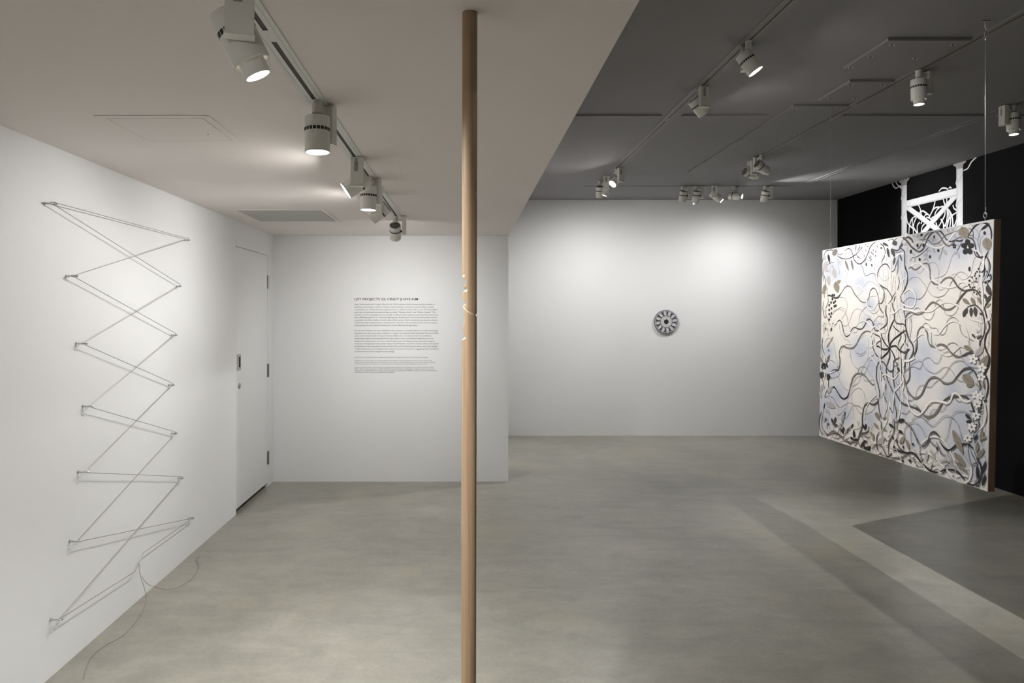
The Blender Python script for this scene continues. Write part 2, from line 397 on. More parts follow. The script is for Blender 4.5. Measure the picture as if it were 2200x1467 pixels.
spotlamp('spotlight behind the cluster turned down-left, its lens hidden', TX(4.48), 4.48, ZS, (-.8, .6), -.12, (0, -1), 'wide', 44, 118, 1)
spotlamp('last spotlight on the white ceiling, finned back showing, facing the wall text', TX(5.545), 5.545, ZS, (.02, 1), -.6, (1, 0), 'wide', 66, 140, 1)
g2 = 'track spotlights in the dark ceiling'
spotlamp('nearest spotlight on the left grey track, tipped right with a lit rim', 1.565, 3.98, ZC, (.56, .83), .18, (-.6, .8), 'wide', 118, 54, 1.0, group=g2)
spotlamp('second spotlight on the left grey track, its box in front, head turned away', 1.565, 4.83, ZC, (.57, .82), -.10, (.5, -.8), 'wide', 178, 78, 1.0, group=g2, soft=.012)
spotlamp('dazzling spotlight near the far end of the left grey track, facing the camera', 1.573, 7.51, ZC, (-.70, .72), .58, (-.8, -.5), 'wide', 98, 100, 0.8, group=g2)
spotlamp('small snouted spotlight between two bright ones at the track corner', 1.565, 7.93, ZC, (-.35, .92), .12, (.3, -1), 'snoot', 60, 40, 0.6, group=g2)
spotlamp('brightly lit white spotlight, leftmost by the far white wall', 1.535, 8.22, ZC, (0, 1), -.2, (.5, -.8), 'wide', 108, 160, 1, group=g2)
spotlamp('leftmost downward spotlight of the row along the far cross track', 2.573, 8.52, ZC, (-.13, 1), -.2, (1, 0), 'wide', 1, 120, 0.9, group=g2)
spotlamp('second spotlight of the far cross track, with a small lit snout', 2.73, 8.52, ZC, (-.13, 1), -.2, (1, 0), 'snoot', 4, 90, 0.9, group=g2)
spotlamp('middle spotlight of the far cross track, snout pointing down-right', 2.956, 8.52, ZC, (.77, .64), .2, (0, -1), 'snoot', 22, 50, 0.7, group=g2)
spotlamp('spotlight of the far cross track lying on its side, snout to the right', 3.177, 8.52, ZC, (1, .12), .3, (0, 1), 'snoot', 80, 62, 0.7, group=g2)
spotlamp('rightmost spotlight of the far cross track, its head lit white', 3.54, 8.52, ZC, (-.2, .98), -.2, (1, -.2), 'wide', 72, 145, 1, group=g2)
spotlamp('snouted spotlight hanging above the hanging painting, pointing down', 2.805, 4.46, ZC, (.03, 1), .25, (.8, .3), 'snoot', 68, 84, 0.5, group=g2, soft=.012)
spotlamp('right one of two crossed spotlights on the middle track, pointing down-right', 2.81, 6.84, ZC, (.75, .66), -.45, (-.7, .7), 'snoot', 112, 46, 0.6, group=g2)
spotlamp('left one of two crossed spotlights on the middle track, finned back showing', 2.81, 7.13, ZC, (.85, .4), -.5, (.7, -.7), 'snoot', 56, 46, 0.6, group=g2)
spotlamp('snouted spotlight at the right edge, near the black wall', 3.96, 5.21, ZC, (.03, 1), .25, (-1, 0), 'snoot', 22, 60, 0.6, group=g2)
# unseen lamps added behind the camera, on the same tracks, for ambient light
for (x, y, z, p, a) in ((TX(.7), .7, ZS, 130, (0, .35, -1)), (1.565, 1.3, ZC, 2, (-.2, .5, -1)), (2.805, 1.9, ZC, 3, (-.2, .4, -1))):
    spotlamp('added spotlight behind the viewpoint, unseen, for ambient light', x, y, z, None, 0, (1, 0), 'wide', p, 128, .9, aim=Vector(a), group='added fill spotlights behind the viewpoint')
# ---------------------------------------------------------------- carved pole
def interp(tab, u):
    if u <= tab[0][0]: return tab[0][1]
    for (a, x), (b, y) in zip(tab, tab[1:]):
        if u <= b:
            t = (u-a)/(b-a); return x+(y-x)*t
    return tab[-1][1]
PL = [(245, 0), (275, 52), (310, 52), (345, 44), (370, 32), (392, 34), (415, 62), (430, 40), (445, 22), (462, 14), (500, 5), (540, 8), (570, 28), (600, 50), (632, 54), (643, 18), (665, 18), (720, 32), (800, 39), (860, 37), (900, 29), (960, 15), (1010, 21), (1060, 36), (1095, 54), (1112, 40), (1128, 8), (1142, 0), (1278, 0), (1295, 10), (1312, 0)]
PR = [(752, 0), (775, 22), (797, 6), (818, 0)]
GR = [(290, 640), (310, 655), (360, 712), (420, 748), (470, 765), (500, 775)]
R0 = .0188; UN = R0*2/210
def build_pole():
    bm = bmesh.new(); seg = 112
    zs = [0, .1, .4, .8, 1.2, 1.48]
    z = 1.4805
    while z < 1.74: zs.append(z); z += .0012
    zs += [1.76, 1.9, 2.1, 2.25, ZS]
    n1 = Vector((-math.cos(.0), -math.sin(.0))); n2 = Vector((math.cos(.1), -math.sin(.1)))
    rings = []; cut = []
    for z in zs:
        u = ((1.62-z)*863+113)*6.667
        ax = .0075+.0045*z/ZS*1.0; ay = 1.796
        ring = []; cr = []
        dl = interp(PL, u)*UN*1.02; dr = interp(PR, u)*UN
        # angled chip above the first notch
        for k in range(seg):
            a = 2*PI*k/seg; p = Vector((R0*math.cos(a), R0*math.sin(a))); q = p.copy()
            uu = u+p.y/R0*10          # tool angle: notch edges slope around the pole
            dd = interp(PL, uu)*UN*1.05
            s = p.dot(n1)
            if s > R0-dd: p = p-n1*(s-(R0-dd))
            s = p.dot(n2)
            if s > R0-dr: p = p-n2*(s-(R0-dr))
            if q.y < .004:
                xc = 395+q.x/R0*105
                ug = interp([(x, y) for x, y in GR], xc); w = 17-6*(xc-300)/200
                g = abs(u-ug-0)/w
                if g < 1 and xc > 300: p = p*(1-.16*(1-g)**.7)
                g2 = math.hypot((xc-312)/26, (u-212)/34)      # shallow chip
                if g2 < 1: p = p*(1-.12*(1-g2))
                g3 = math.hypot((xc-345)/28, (u-418)/30)
                if g3 < 1: p = p*(1-.2*(1-g3))
            cr.append((p-q).length > .0009)
            ring.append(bm.verts.new((p.x+ax, p.y+ay, z)))
        rings.append(ring); cut.append(cr)
    for i in range(len(rings)-1):
        for k in range(seg):
            k2 = (k+1) % seg
            f = bm.faces.new((rings[i][k], rings[i][k2], rings[i+1][k2], rings[i+1][k]))
            if sum((cut[i][k], cut[i][k2], cut[i+1][k2], cut[i+1][k])) >= 2: f.material_index = 1
    bm.faces.new(rings[0]); bm.faces.new(rings[-1])
    o = fin('carved_pole', bm, [M['pole'], M['rawwood']], smooth=True)
    return tag(o, 'round light wooden pole from floor to ceiling with carved notches at eye height', 'pole')
build_pole()
# ---------------------------------------------------------------- steel cable drawing on the left wall
wire = empty('cable_sculpture', (XL, 3.9, 1.2)); tag(wire, 'steel cable zigzag stretched between eye bolts on the left white wall', 'wall sculpture')
inv = Matrix.Translation((-XL, -3.9, -1.2))
PX = XL+.033
LP = [(112, 437), (157, 593), (178, 738), (192, 873), (182, 1014), (164, 1163), (124, 1331)]
RP = [(405, 516), (387, 615), (377, 720), (371, 827), (377, 931), (391, 1027), (413, 1113)]
LW = [on_x(x, y, PX) for x, y in LP]; RW = [on_x(x, y, PX-.008) for x, y in RP]
for i, (P, side) in enumerate([(p, -1) for p in LW]+[(p, 1) for p in RW]):
    bm = bmesh.new(); q = inv @ P
    Lr = .024 if side < 0 else .014
    # shank from the wall, then an oval eye
    tube(bm, [(.0005, q.y, q.z), (q.x-.006, q.y, q.z)], .0030, 10)
    lathe(bm, [(0, .0005), (.0075, .0005), (.0075, .002), (0, .002)], 16, mtx=Matrix.Translation((0, q.y, q.z)) @ Matrix.Rotation(PI/2, 4, 'Y'))
    lathe(bm, [(0, .012), (.0055, .012), (.0055, .0155), (0, .0155)], 6, mtx=Matrix.Translation((0, q.y, q.z)) @ Matrix.Rotation(PI/2, 4, 'Y'))
    pts = [(q.x-.006+Lr*.5+math.cos(a)*Lr*.62, q.y+math.sin(a)*.0105*(1 if side < 0 else .7), q.z+math.sin(a)*.003*side) for a in [2*PI*k/20 for k in range(20)]]
    tube(bm, pts, .0030, 8, closed=True)
    fin('eye_bolt', bm, M['steel'], wire, smooth=True)
def cpts(seq): return [inv @ p for p in seq]
def bend(seq, r=.035):
    out = [seq[0]]
    for a, b, c in zip(seq, seq[1:], seq[2:]):
        d1 = (a-b).normalized(); d2 = (c-b).normalized()
        p1 = b+d1*r; p2 = b+d2*r; bis = (d1+d2)
        ctr = b-bis.normalized()*0 if bis.length > 1e-4 else b
        for t in (0, .25, .5, .75, 1): out.append(p1*(1-t)**2+ctr*2*t*(1-t)+p2*t*t)
    out.append(seq[-1]); return out
def off(P, dy=0, dz=0, dx=.004): return P+Vector((dx, dy, dz))
s1 = [off(LW[0], .004, .006), off(RW[0], .006, .010), off(LW[1], -.010, -.0), off(RW[2], .008, .008), off(LW[3], -.01, 0), off(RW[4], .008, .006), off(LW[5], -.01, 0), off(RW[6], .004, 0)]
s2 = [off(LW[0], .004, -.004), off(RW[1], .008, .008), off(LW[2], -.01, 0), off(RW[3], .008, .008), off(LW[4], -.01, 0), off(RW[5], .008, .008), off(LW[6], -.004, .0)]
knot = on_x(299, 1209, PX)
bm = bmesh.new()
for s in (s1, s2): tube(bm, cpts(bend(s)), .00165, 7)
tube(bm, cpts([LW[0]+Vector((.004, .004, .006)), LW[0]+Vector((.010, 0, 0)), LW[0]+Vector((.004, .004, -.004))]), .00165, 7)
tube(bm, cpts([off(LW[6], 0, 0), knot+Vector((0, -.05, -.03)), knot]), .00165, 7)
tube(bm, cpts([off(RW[6], 0, 0), knot+Vector((0, .05, .038)), knot]), .00165, 7)
fin('taut_cable', bm, M['cable'], wire, smooth=True)
bm = bmesh.new()
k0 = knot
c1 = [k0, on_x(303, 1225, -1.79), on_x(308, 1243, -1.77), on_x(322, 1257, -1.755)]
c1 += [on_z(352, 1265, .012), on_z(377, 1262, .006), on_z(400, 1251, .004), on_z(420, 1233, .004), on_z(426, 1215, .004), on_z(421, 1203, .004), on_z(429, 1195, .004)]
tube(bm, cpts(smooth_pts(c1, 6)), .0015, 6)
fin('loose_end', bm, M['cable'], wire, smooth=True)
bm = bmesh.new()
c2 = [k0, on_x(300, 1230, -1.80), on_x(308, 1256, -1.785), on_z(314, 1284, .02), on_z(308, 1308, .006), on_z(290, 1338, .004), on_z(262, 1366, .004), on_z(228, 1385, .004), on_z(200, 1406, .004), on_z(186, 1430, .004), on_z(180, 1458, .004)]
tube(bm, cpts(smooth_pts(c2, 6)), .0014, 6)
fin('loose_end', bm, M['cable'], wire, smooth=True)
# ---------------------------------------------------------------- wall text
def text_mesh(lines, name, parent, bold=0.0):
    """lines: (string, left px, baseline y px, right px, em size m)"""
    allb = bmesh.new(); dg = None
    for (s, x0, yb, x1, size, shear) in lines:
        cu = bpy.data.curves.new('t', 'FONT'); cu.body = s; cu.size = size; cu.offset = bold; cu.resolution_u = 2; cu.shear = shear
        cu.fill_mode = 'FRONT'
        ob = bpy.data.objects.new('t', cu); COL.objects.link(ob)
        dg = bpy.context.evaluated_depsgraph_get(); dg.update()
        me = bpy.data.meshes.new_from_object(ob.evaluated_get(dg))
        bpy.data.objects.remove(ob); bpy.data.curves.remove(cu)
        xs = [v.co.x for v in me.vertices]; a, b = min(xs), max(xs)
        p = on_y(x0, yb, YN); wd = (x1-x0)*YN/F; k = wd/(b-a)
        for v in me.vertices: v.co = Vector(((v.co.x-a)*k+p.x, YN-.0006, v.co.y+p.z))
        allb.from_mesh(me); bpy.data.meshes.remove(me)
    me = bpy.data.meshes.new(name); allb.to_mesh(me); allb.free()
    return link(name, me, parent, M['ink'])
txt = empty('wall_text', (0, 0, 0)); tag(txt, 'black exhibition text applied on the white wall beside the carved pole', 'wall text')
X = lambda u: 740+u/7.336
Y = lambda v: 620+v/7.336
text_mesh([('LIST PROJECTS 22: CINDY JI HYE KIM', X(159), Y(183), X(1160), .0315, 0)], 'title', txt, .0005)
P1 = ["New York-based artist Cindy Ji Hye Kim (b. 1990, Incheon, South Korea) works primarily in", "painting and drawing, as well as sculpture and animation. Central to many of Kim’s recent",
 "compositions is a family of recurring characters: a child the artist refers to as “The Schoolgirl,”", "and a duo of maternal and paternal figures called “Madame Earth” and “Mister Capital.” The",
 "members of this archetypal trio are usually confined within ominous and restrictive structures", "like scaffolding, gallows, or theatrical lighting rigs. Rendered in a monochrome palette known",
 "as grisaille and often visible on both sides of the canvas, Kim’s sometimes gruesome subjects", "probe the body’s relationship to architectures of power and articulate formal and conceptual",
 "relationships to the technical limitations of two-dimensional figuration."]
P2 = ["For her first institutional solo exhibition, Kim presents a focused selection of recent paintings", "alongside two site-responsive sculptures, a major new painting titled Superego Fortuna (2020),",
 "and a mural titled Double-Tongued Citadel (2020), also commissioned for the exhibition.", "Integrating organic and biological forms like plants, vines, and skeletal fragments into her",
 "allegorical compositions, the new works foreground an analogy between painterly support", "structures and physical and psychic states of confinement. As Kim’s works exhaust the spatial",
 "possibilities of the stretched canvas and the flat and bounded picture plane, they also engage", "visible architectures as metaphors for unseen structures of power, suggesting that submission",
 "to these forces is both integral and by design."]
R1 = [1418, 1405, 1478, 1436, 1478, 1461, 1468, 1457, 1160]; R2 = [1472, 1487, 1375, 1410, 1427, 1479, 1466, 1489, 795]
text_mesh([(s, X(159), Y(257+41.3*i), X(r), .0188, 0) for i, (s, r) in enumerate(zip(P1, R1))], 'first_paragraph', txt)
text_mesh([(s, X(160), Y(670+41.2*i), X(r), .0188, 0) for i, (s, r) in enumerate(zip(P2, R2))], 'second_paragraph', txt)
SM = [("List Projects 22: Cindy Ji Hye Kim is organized by Selby Nimrod, Assistant Curator, MIT List Visual Arts Center.", 1088, 1320),
 ("Exhibitions at the List Center are made possible with the support of Karen & Gregory Arenson, Fotene & Tom Coté,", 1141, 1387),
 ("Audrey & James Foster, Idee German Schoenheimer, Joyce Linde, Cynthia & John Reed, and Sara-Ann & Robert Sanders.", 1168, 1438),
 ("Additional funding for List Projects 22: Cindy Ji Hye Kim is provided by the National Endowment for the Arts.", 1194, 1300),
 ("General operating support is provided by the Massachusetts Institute of Technology, the Council for the Arts at MIT,", 1246, 1405),
 ("Philip S. Khoury, Associate Provost at MIT, the MIT School of Architecture + Planning, the Mass Cultural Council, and", 1272, 1400),
 ("many generous individual donors. In-kind media sponsorship provided by 90.9 WBUR. The Advisory Committee Members", 1299, 1457),
 ("of the List Visual Arts Center are gratefully acknowledged.", 1325, 782)]
for a_, b_, nm in ((0, 1, 'organiser_line'), (1, 4, 'support_paragraph'), (4, 8, 'funding_paragraph')):
    text_mesh([(s, X(162), Y(b), X(r), .0132, 0) for s, b, r in SM[a_:b_]], nm, txt)
EXPO = 0.17
# ---------------------------------------------------------------- hanging painting
PA, PB = 2.609, .0219            # front plane: X = PA + PB*z (it leans a little)
def on_p(px, py):
    dx = (px-CX)/F; dz = -(py-CY)/F; y = (PA+PB*H)/(dx-PB*dz)
    return Vector((dx*y, y, H+dz*y))
PN = Vector((-1, 0, PB)).normalized(); PU = Vector((0, -1, 0)); PV = Vector((PB, 0, 1)).normalized()
class Flat:
    def __init__(s, fn, org, U, V, N, step=5e-6):
        s.bm = bmesh.new(); s.fn = fn; s.o = org; s.U = U; s.V = V; s.N = N; s.k = 1; s.step = step; s.crop = (0, 0, 1); s.clip = None
    def at(s, x, y):
        cx, cy, k = s.crop; p = s.fn(cx+x*k, cy+y*k)-s.o; return Vector((p.dot(s.U), p.dot(s.V)))
    def put(s, q, mi):
        """polygon list of uv lists"""
        z = s.k*s.step; s.k += 1
        for poly in q:
            if s.clip:
                a, b, c, d = s.clip
                poly = [Vector((min(max(p[0], a), b), min(max(p[1], c), d))) for p in poly]
            vs = [s.bm.verts.new(s.o+s.U*p[0]+s.V*p[1]+s.N*z) for p in poly]
            try:
                f = s.bm.faces.new(vs); f.material_index = mi
            except ValueError: pass
    def stroke(s, pts, w, mi, taper=True, sub=7):
        P = smooth_pts([Vector((*s.at(x, y), 0)) for x, y in pts], sub); n = len(P); q = []
        L = []
        for i, p in enumerate(P):
            d = P[min(i+1, n-1)]-P[max(i-1, 0)]
            if d.length < 1e-9: d = Vector((1, 0, 0))
            d.normalize(); nn = Vector((-d.y, d.x, 0))
            t = i/(n-1); k = 1
            if taper: k = .55+.45*min(1, 5*min(t, 1-t)+.1)+.0
            k *= 1+.13*math.sin(i*.35+len(pts))
            L.append(((p+nn*w*k/2), (p-nn*w*k/2)))
        for i in range(n-1):
            q.append([L[i][0], L[i+1][0], L[i+1][1], L[i][1]])
        s.put(q, mi)
    def leaf(s, x, y, L, W, ang, mi, vein=None, kind='leaf'):
        a = math.radians(ang); ca, sa = math.cos(a), math.sin(a)
        def P(u, v): return s.at(x+(u*ca-v*sa)*L/2, y+(u*sa+v*ca)*L/2)
        r = W/L; top = []; bot = []
        for k in range(13):
            u = -1+2*k/12
            h = (math.sqrt(max(0, 1-u*u)) if kind == 'oval' else (1-u*u)**.8*(1-.25*u))*r
            top.append(P(u, h)); bot.append(P(u, -h))
        s.put([top+bot[::-1][1:-1]], mi)
        if vein is not None:
            q = []
            def seg(a0, a1, w):
                d = Vector((a1[0]-a0[0], a1[1]-a0[1], 0)).normalized(); nn = Vector((-d.y, d.x, 0))*w
                q.append([Vector((*a0[:2], 0))+nn, Vector((*a1[:2], 0))+nn*.4, Vector((*a1[:2], 0))-nn*.4, Vector((*a0[:2], 0))-nn])
            seg(P(-.95, 0), P(.95, 0), .0012)
            for k in range(5):
                u = -.65+k*.3
                for sg in (-1, 1): seg(P(u, 0), P(u+.22, sg*r*.75*math.sqrt(max(0, 1-(u+.2)**2))), .0006)
            s.put(q, vein)
    def disc(s, x, y, r, mi, n=12, ry=None):
        s.put([[s.at(x+r*math.cos(2*PI*k/n), y+(ry or r)*math.sin(2*PI*k/n)) for k in range(n)]], mi)
    def poly(s, pts, mi): s.put([[s.at(*p) for p in pts]], mi)
tl, tr, br, bl = on_p(1767, 538), on_p(2135.3, 470.5), on_p(2121.4, 1056), on_p(1760, 936)
y0 = (tr.y+br.y)/2; y1 = (tl.y+bl.y)/2
org = on_p(1767, 538)
def plane_pt(y, z): return Vector((PA+PB*z, y, z))
C = [plane_pt(tr.y, tr.z), plane_pt(tl.y, tl.z), plane_pt(bl.y, bl.z), plane_pt(br.y, br.z)]
rootp = empty('hanging_painting', (0, 0, 0))
tag(rootp, 'large square painting of grey vines and leaves hung by two cables from the ceiling', 'painting')
def canvas_material():
    m = bpy.data.materials.new('painted_canvas_ground'); m.use_nodes = True; nt = m.node_tree; N = nt.nodes; Lk = nt.links; b = N['Principled BSDF']
    at = N.new('ShaderNodeAttribute'); at.attribute_name = 'wash'
    tc = N.new('ShaderNodeTexCoord'); n = N.new('ShaderNodeTexNoise'); n.inputs['Scale'].default_value = 5; n.inputs['Detail'].default_value = 5
    Lk.new(tc.outputs['Object'], n.inputs['Vector'])
    ma = N.new('ShaderNodeMath'); ma.operation = 'MULTIPLY_ADD'; ma.inputs[1].default_value = .5; ma.inputs[2].default_value = -.25; Lk.new(n.outputs['Fac'], ma.inputs[0])
    ad = N.new('ShaderNodeMath'); ad.operation = 'ADD'; ad.use_clamp = True; Lk.new(ma.outputs[0], ad.inputs[0]); Lk.new(at.outputs['Fac'], ad.inputs[1])
    mx = N.new('ShaderNodeMix'); mx.data_type = 'RGBA'; mx.inputs[6].default_value = (.70, .655, .60, 1); mx.inputs[7].default_value = (.43, .455, .525, 1)
    Lk.new(ad.outputs[0], mx.inputs[0]); Lk.new(mx.outputs[2], b.inputs['Base Color']); b.inputs['Roughness'].default_value = .75
    b.inputs['Specular IOR Level'].default_value = .2
    return m
def paint(name, c): return mat(name, c, .7, spec=.2)
PM = [canvas_material(), paint('paint_black', (.030, .027, .031)), paint('paint_charcoal', (.075, .068, .066)), paint('paint_mid_grey', (.17, .15, .135)),
      paint('paint_taupe', (.26, .225, .175)), paint('paint_pale_grey', (.40, .38, .37)), paint('paint_fine_line', (.27, .245, .235)), paint('paint_white', (.74, .705, .665)),
      paint('paint_white_outline', (.57, .54, .515))]
GND, K, D, Mg, TP, G, LN, W, WO = range(9)
fp = Flat(on_p, C[0], PU, PV, PN)
# ground as a grid carrying the blue-grey washes
BL = [(1795, 575, 34), (1860, 565, 40), (1930, 545, 30), (2000, 535, 50), (2060, 525, 40), (2105, 520, 40), (1850, 605, 20), (1868, 655, 14), (1862, 690, 12), (1958, 592, 24), (1880, 700, 10), (1848, 752, 24), (1985, 755, 24), (1975, 790, 40),
      (1780, 755, 14), (1790, 800, 18), (1872, 785, 30), (1795, 850, 28), (1770, 870, 26), (1815, 890, 20), (1920, 850, 48), (1905, 800, 30), (1868, 900, 16), (2070, 895, 44), (2100, 850, 26), (1980, 925, 36), (2080, 960, 60), (2085, 790, 30), (1950, 660, 18),
      (1960, 640, 22), (1930, 880, 30), (1925, 560, 20), (2045, 840, 26), (2100, 1000, 30), (2120, 590, 20), (1776, 900, 20)]
NX, NZ = 90, 70
gv = {}
me_layer = []
for i in range(NX+1):
    for j in range(NZ+1):
        a = i/NX; b = j/NZ
        p = C[0].lerp(C[1], a).lerp(C[3].lerp(C[2], a), b)
        px = CX+F*p.x/p.y; py = CY-F*(p.z-H)/p.y
        v = 0
        for (bx, by, r) in BL: v = max(v, .95*math.exp(-((px-bx)**2+((py-by)*.8)**2)/(r*r*1.15)))
        gv[i, j] = (fp.bm.verts.new(p), v)
gcount = 0
for i in range(NX):
    for j in range(NZ):
        f = fp.bm.faces.new([gv[q][0] for q in ((i, j), (i, j+1), (i+1, j+1), (i+1, j))]); f.material_index = 0
wash = [gv[i, j][1] for i in range(NX+1) for j in range(NZ+1)]
us = [(c-C[0]).dot(PU) for c in C]; vs = [(c-C[0]).dot(PV) for c in C]
fp.clip = (min(us)+.002, max(us)-.002, max(vs[2], vs[3])+.004, min(vs[0], vs[1])-.004)
S = fp.stroke; LF = fp.leaf; DS = fp.disc
PXM = 1/345.0      # metres per photo pixel of brush width on the canvas
def batch(crop, fine=(), whites=(), darks=(), whites2=(), leaves=(), discs=()):
    fp.crop = crop; k = crop[2]*PXM*1.12
    for pts, w in fine: S(pts, w*k*.95, LN, False)
    for pts, w in whites: S(pts, w*k*1.02, WO, False); S(pts, w*k*.66, W, False)
    for pts, w, m in darks: S(pts, w*k*.92, m)
    for pts, w in whites2: S(pts, w*k*1.02, WO, False); S(pts, w*k*.70, W, False)
    for l in leaves:
        vein = {TP: D, D: K, G: LN}.get(l[5]) if l[2] > 170 else None
        LF(*l[:6], vein, 'oval' if len(l) > 6 else 'leaf')
    for (x, y, r, m, *ry) in discs: DS(x, y, r, m, 10, ry[0] if ry else None)
s10 = 210/2200
# pale wisps wound around the middle trunk and along the rim
wr = random.Random(21); fp.crop = (0, 0, 1)
for i in range(26):
    x0 = 1896+wr.uniform(0, 54); ph = wr.uniform(0, 6); am = wr.uniform(3, 9); ya = wr.uniform(545, 700); yb = min(975, ya+wr.uniform(160, 330))
    pts = [(x0+am*math.sin(ph+t*5)+wr.uniform(-2, 2), ya+(yb-ya)*t) for t in [q/7 for q in range(8)]]
    if i % 3: S(pts, .9*PXM, LN, False)
    else: S(pts, 3.2*PXM, WO, False); S(pts, 2.1*PXM, W, False)
for i in range(16):
    x0 = 2108+wr.uniform(-6, 10); ya = wr.uniform(500, 820); pts = [(x0+5*math.sin(i+t*4), ya+170*t) for t in [q/6 for q in range(7)]]
    S(pts, .9*PXM, WO if i % 2 else LN, False)
for i in range(14):
    xa = wr.uniform(1775, 2000); yy = lambda x: 953+(x-1760)*.292; pts = [(xa+110*t, yy(xa+110*t)-wr.uniform(8, 34)-6) for t in [q/5 for q in range(6)]]
    S(pts, 1.0*PXM, WO if i % 2 else LN, False)
# --- upper left
lv = [(460, 440, 170, 110, -65, Mg, 1), (450, 920, 220, 110, 80, G), (320, 1080, 230, 90, 82, G), (500, 1230, 260, 130, 78, TP), (545, 1105, 120, 80, -40, TP), (225, 1270, 220, 90, 100, TP), (205, 1350, 100, 60, 40, TP),
      (325, 580, 210, 50, 80, K), (730, 740, 260, 46, 72, Mg), (850, 725, 250, 46, 78, Mg), (1165, 712, 74, 26, 90, K, 1), (1290, 730, 64, 26, 80, K, 1), (1505, 342, 46, 40, 0, K, 1), (2170, 425, 96, 52, 90, K, 1), (1545, 168, 34, 22, -40, K, 1),
      (1600, 265, 160, 60, 30, D), (1660, 450, 240, 60, 80, D), (1810, 235, 130, 110, 60, D), (1770, 450, 220, 80, 70, D), (1795, 640, 200, 46, 98, D), (1955, 290, 150, 50, -50, D), (1945, 560, 170, 34, 72, D), (230, 560, 160, 60, 70, G), (260, 690, 150, 70, -40, G),
      (250, 790, 130, 70, 20, G), (290, 860, 120, 60, 0, G), (410, 770, 110, 50, 70, G), (530, 620, 110, 44, 80, G), (575, 690, 110, 36, 75, G), (620, 620, 80, 34, -60, G), (930, 340, 140, 26, 98, Mg), (1000, 350, 150, 26, 115, Mg), (1060, 340, 60, 34, -50, Mg), (1060, 410, 70, 30, 20, G),
      (1000, 560, 100, 26, 30, Mg), (700, 490, 110, 26, 110, G), (780, 440, 120, 26, 100, G)]
lv += [(x, y, 62, 17, a, Mg) for x, y, a in ((1290, 450, 80), (1270, 540, 100), (1330, 390, -60), (1380, 420, -60), (1150, 270, 70), (1200, 310, 20), (1260, 630, 100), (1230, 430, 80), (1320, 480, 90), (1370, 520, 90), (1240, 560, 70), (1215, 230, -60), (1310, 210, -20), (1420, 310, 80), (1275, 590, 60), (1160, 400, 80), (1120, 520, 80), (1140, 640, 80), (1155, 600, 40))]
lv += [(690+i*32, 320-i*5, 44, 15, 70-i*12, Mg) for i in range(8)]
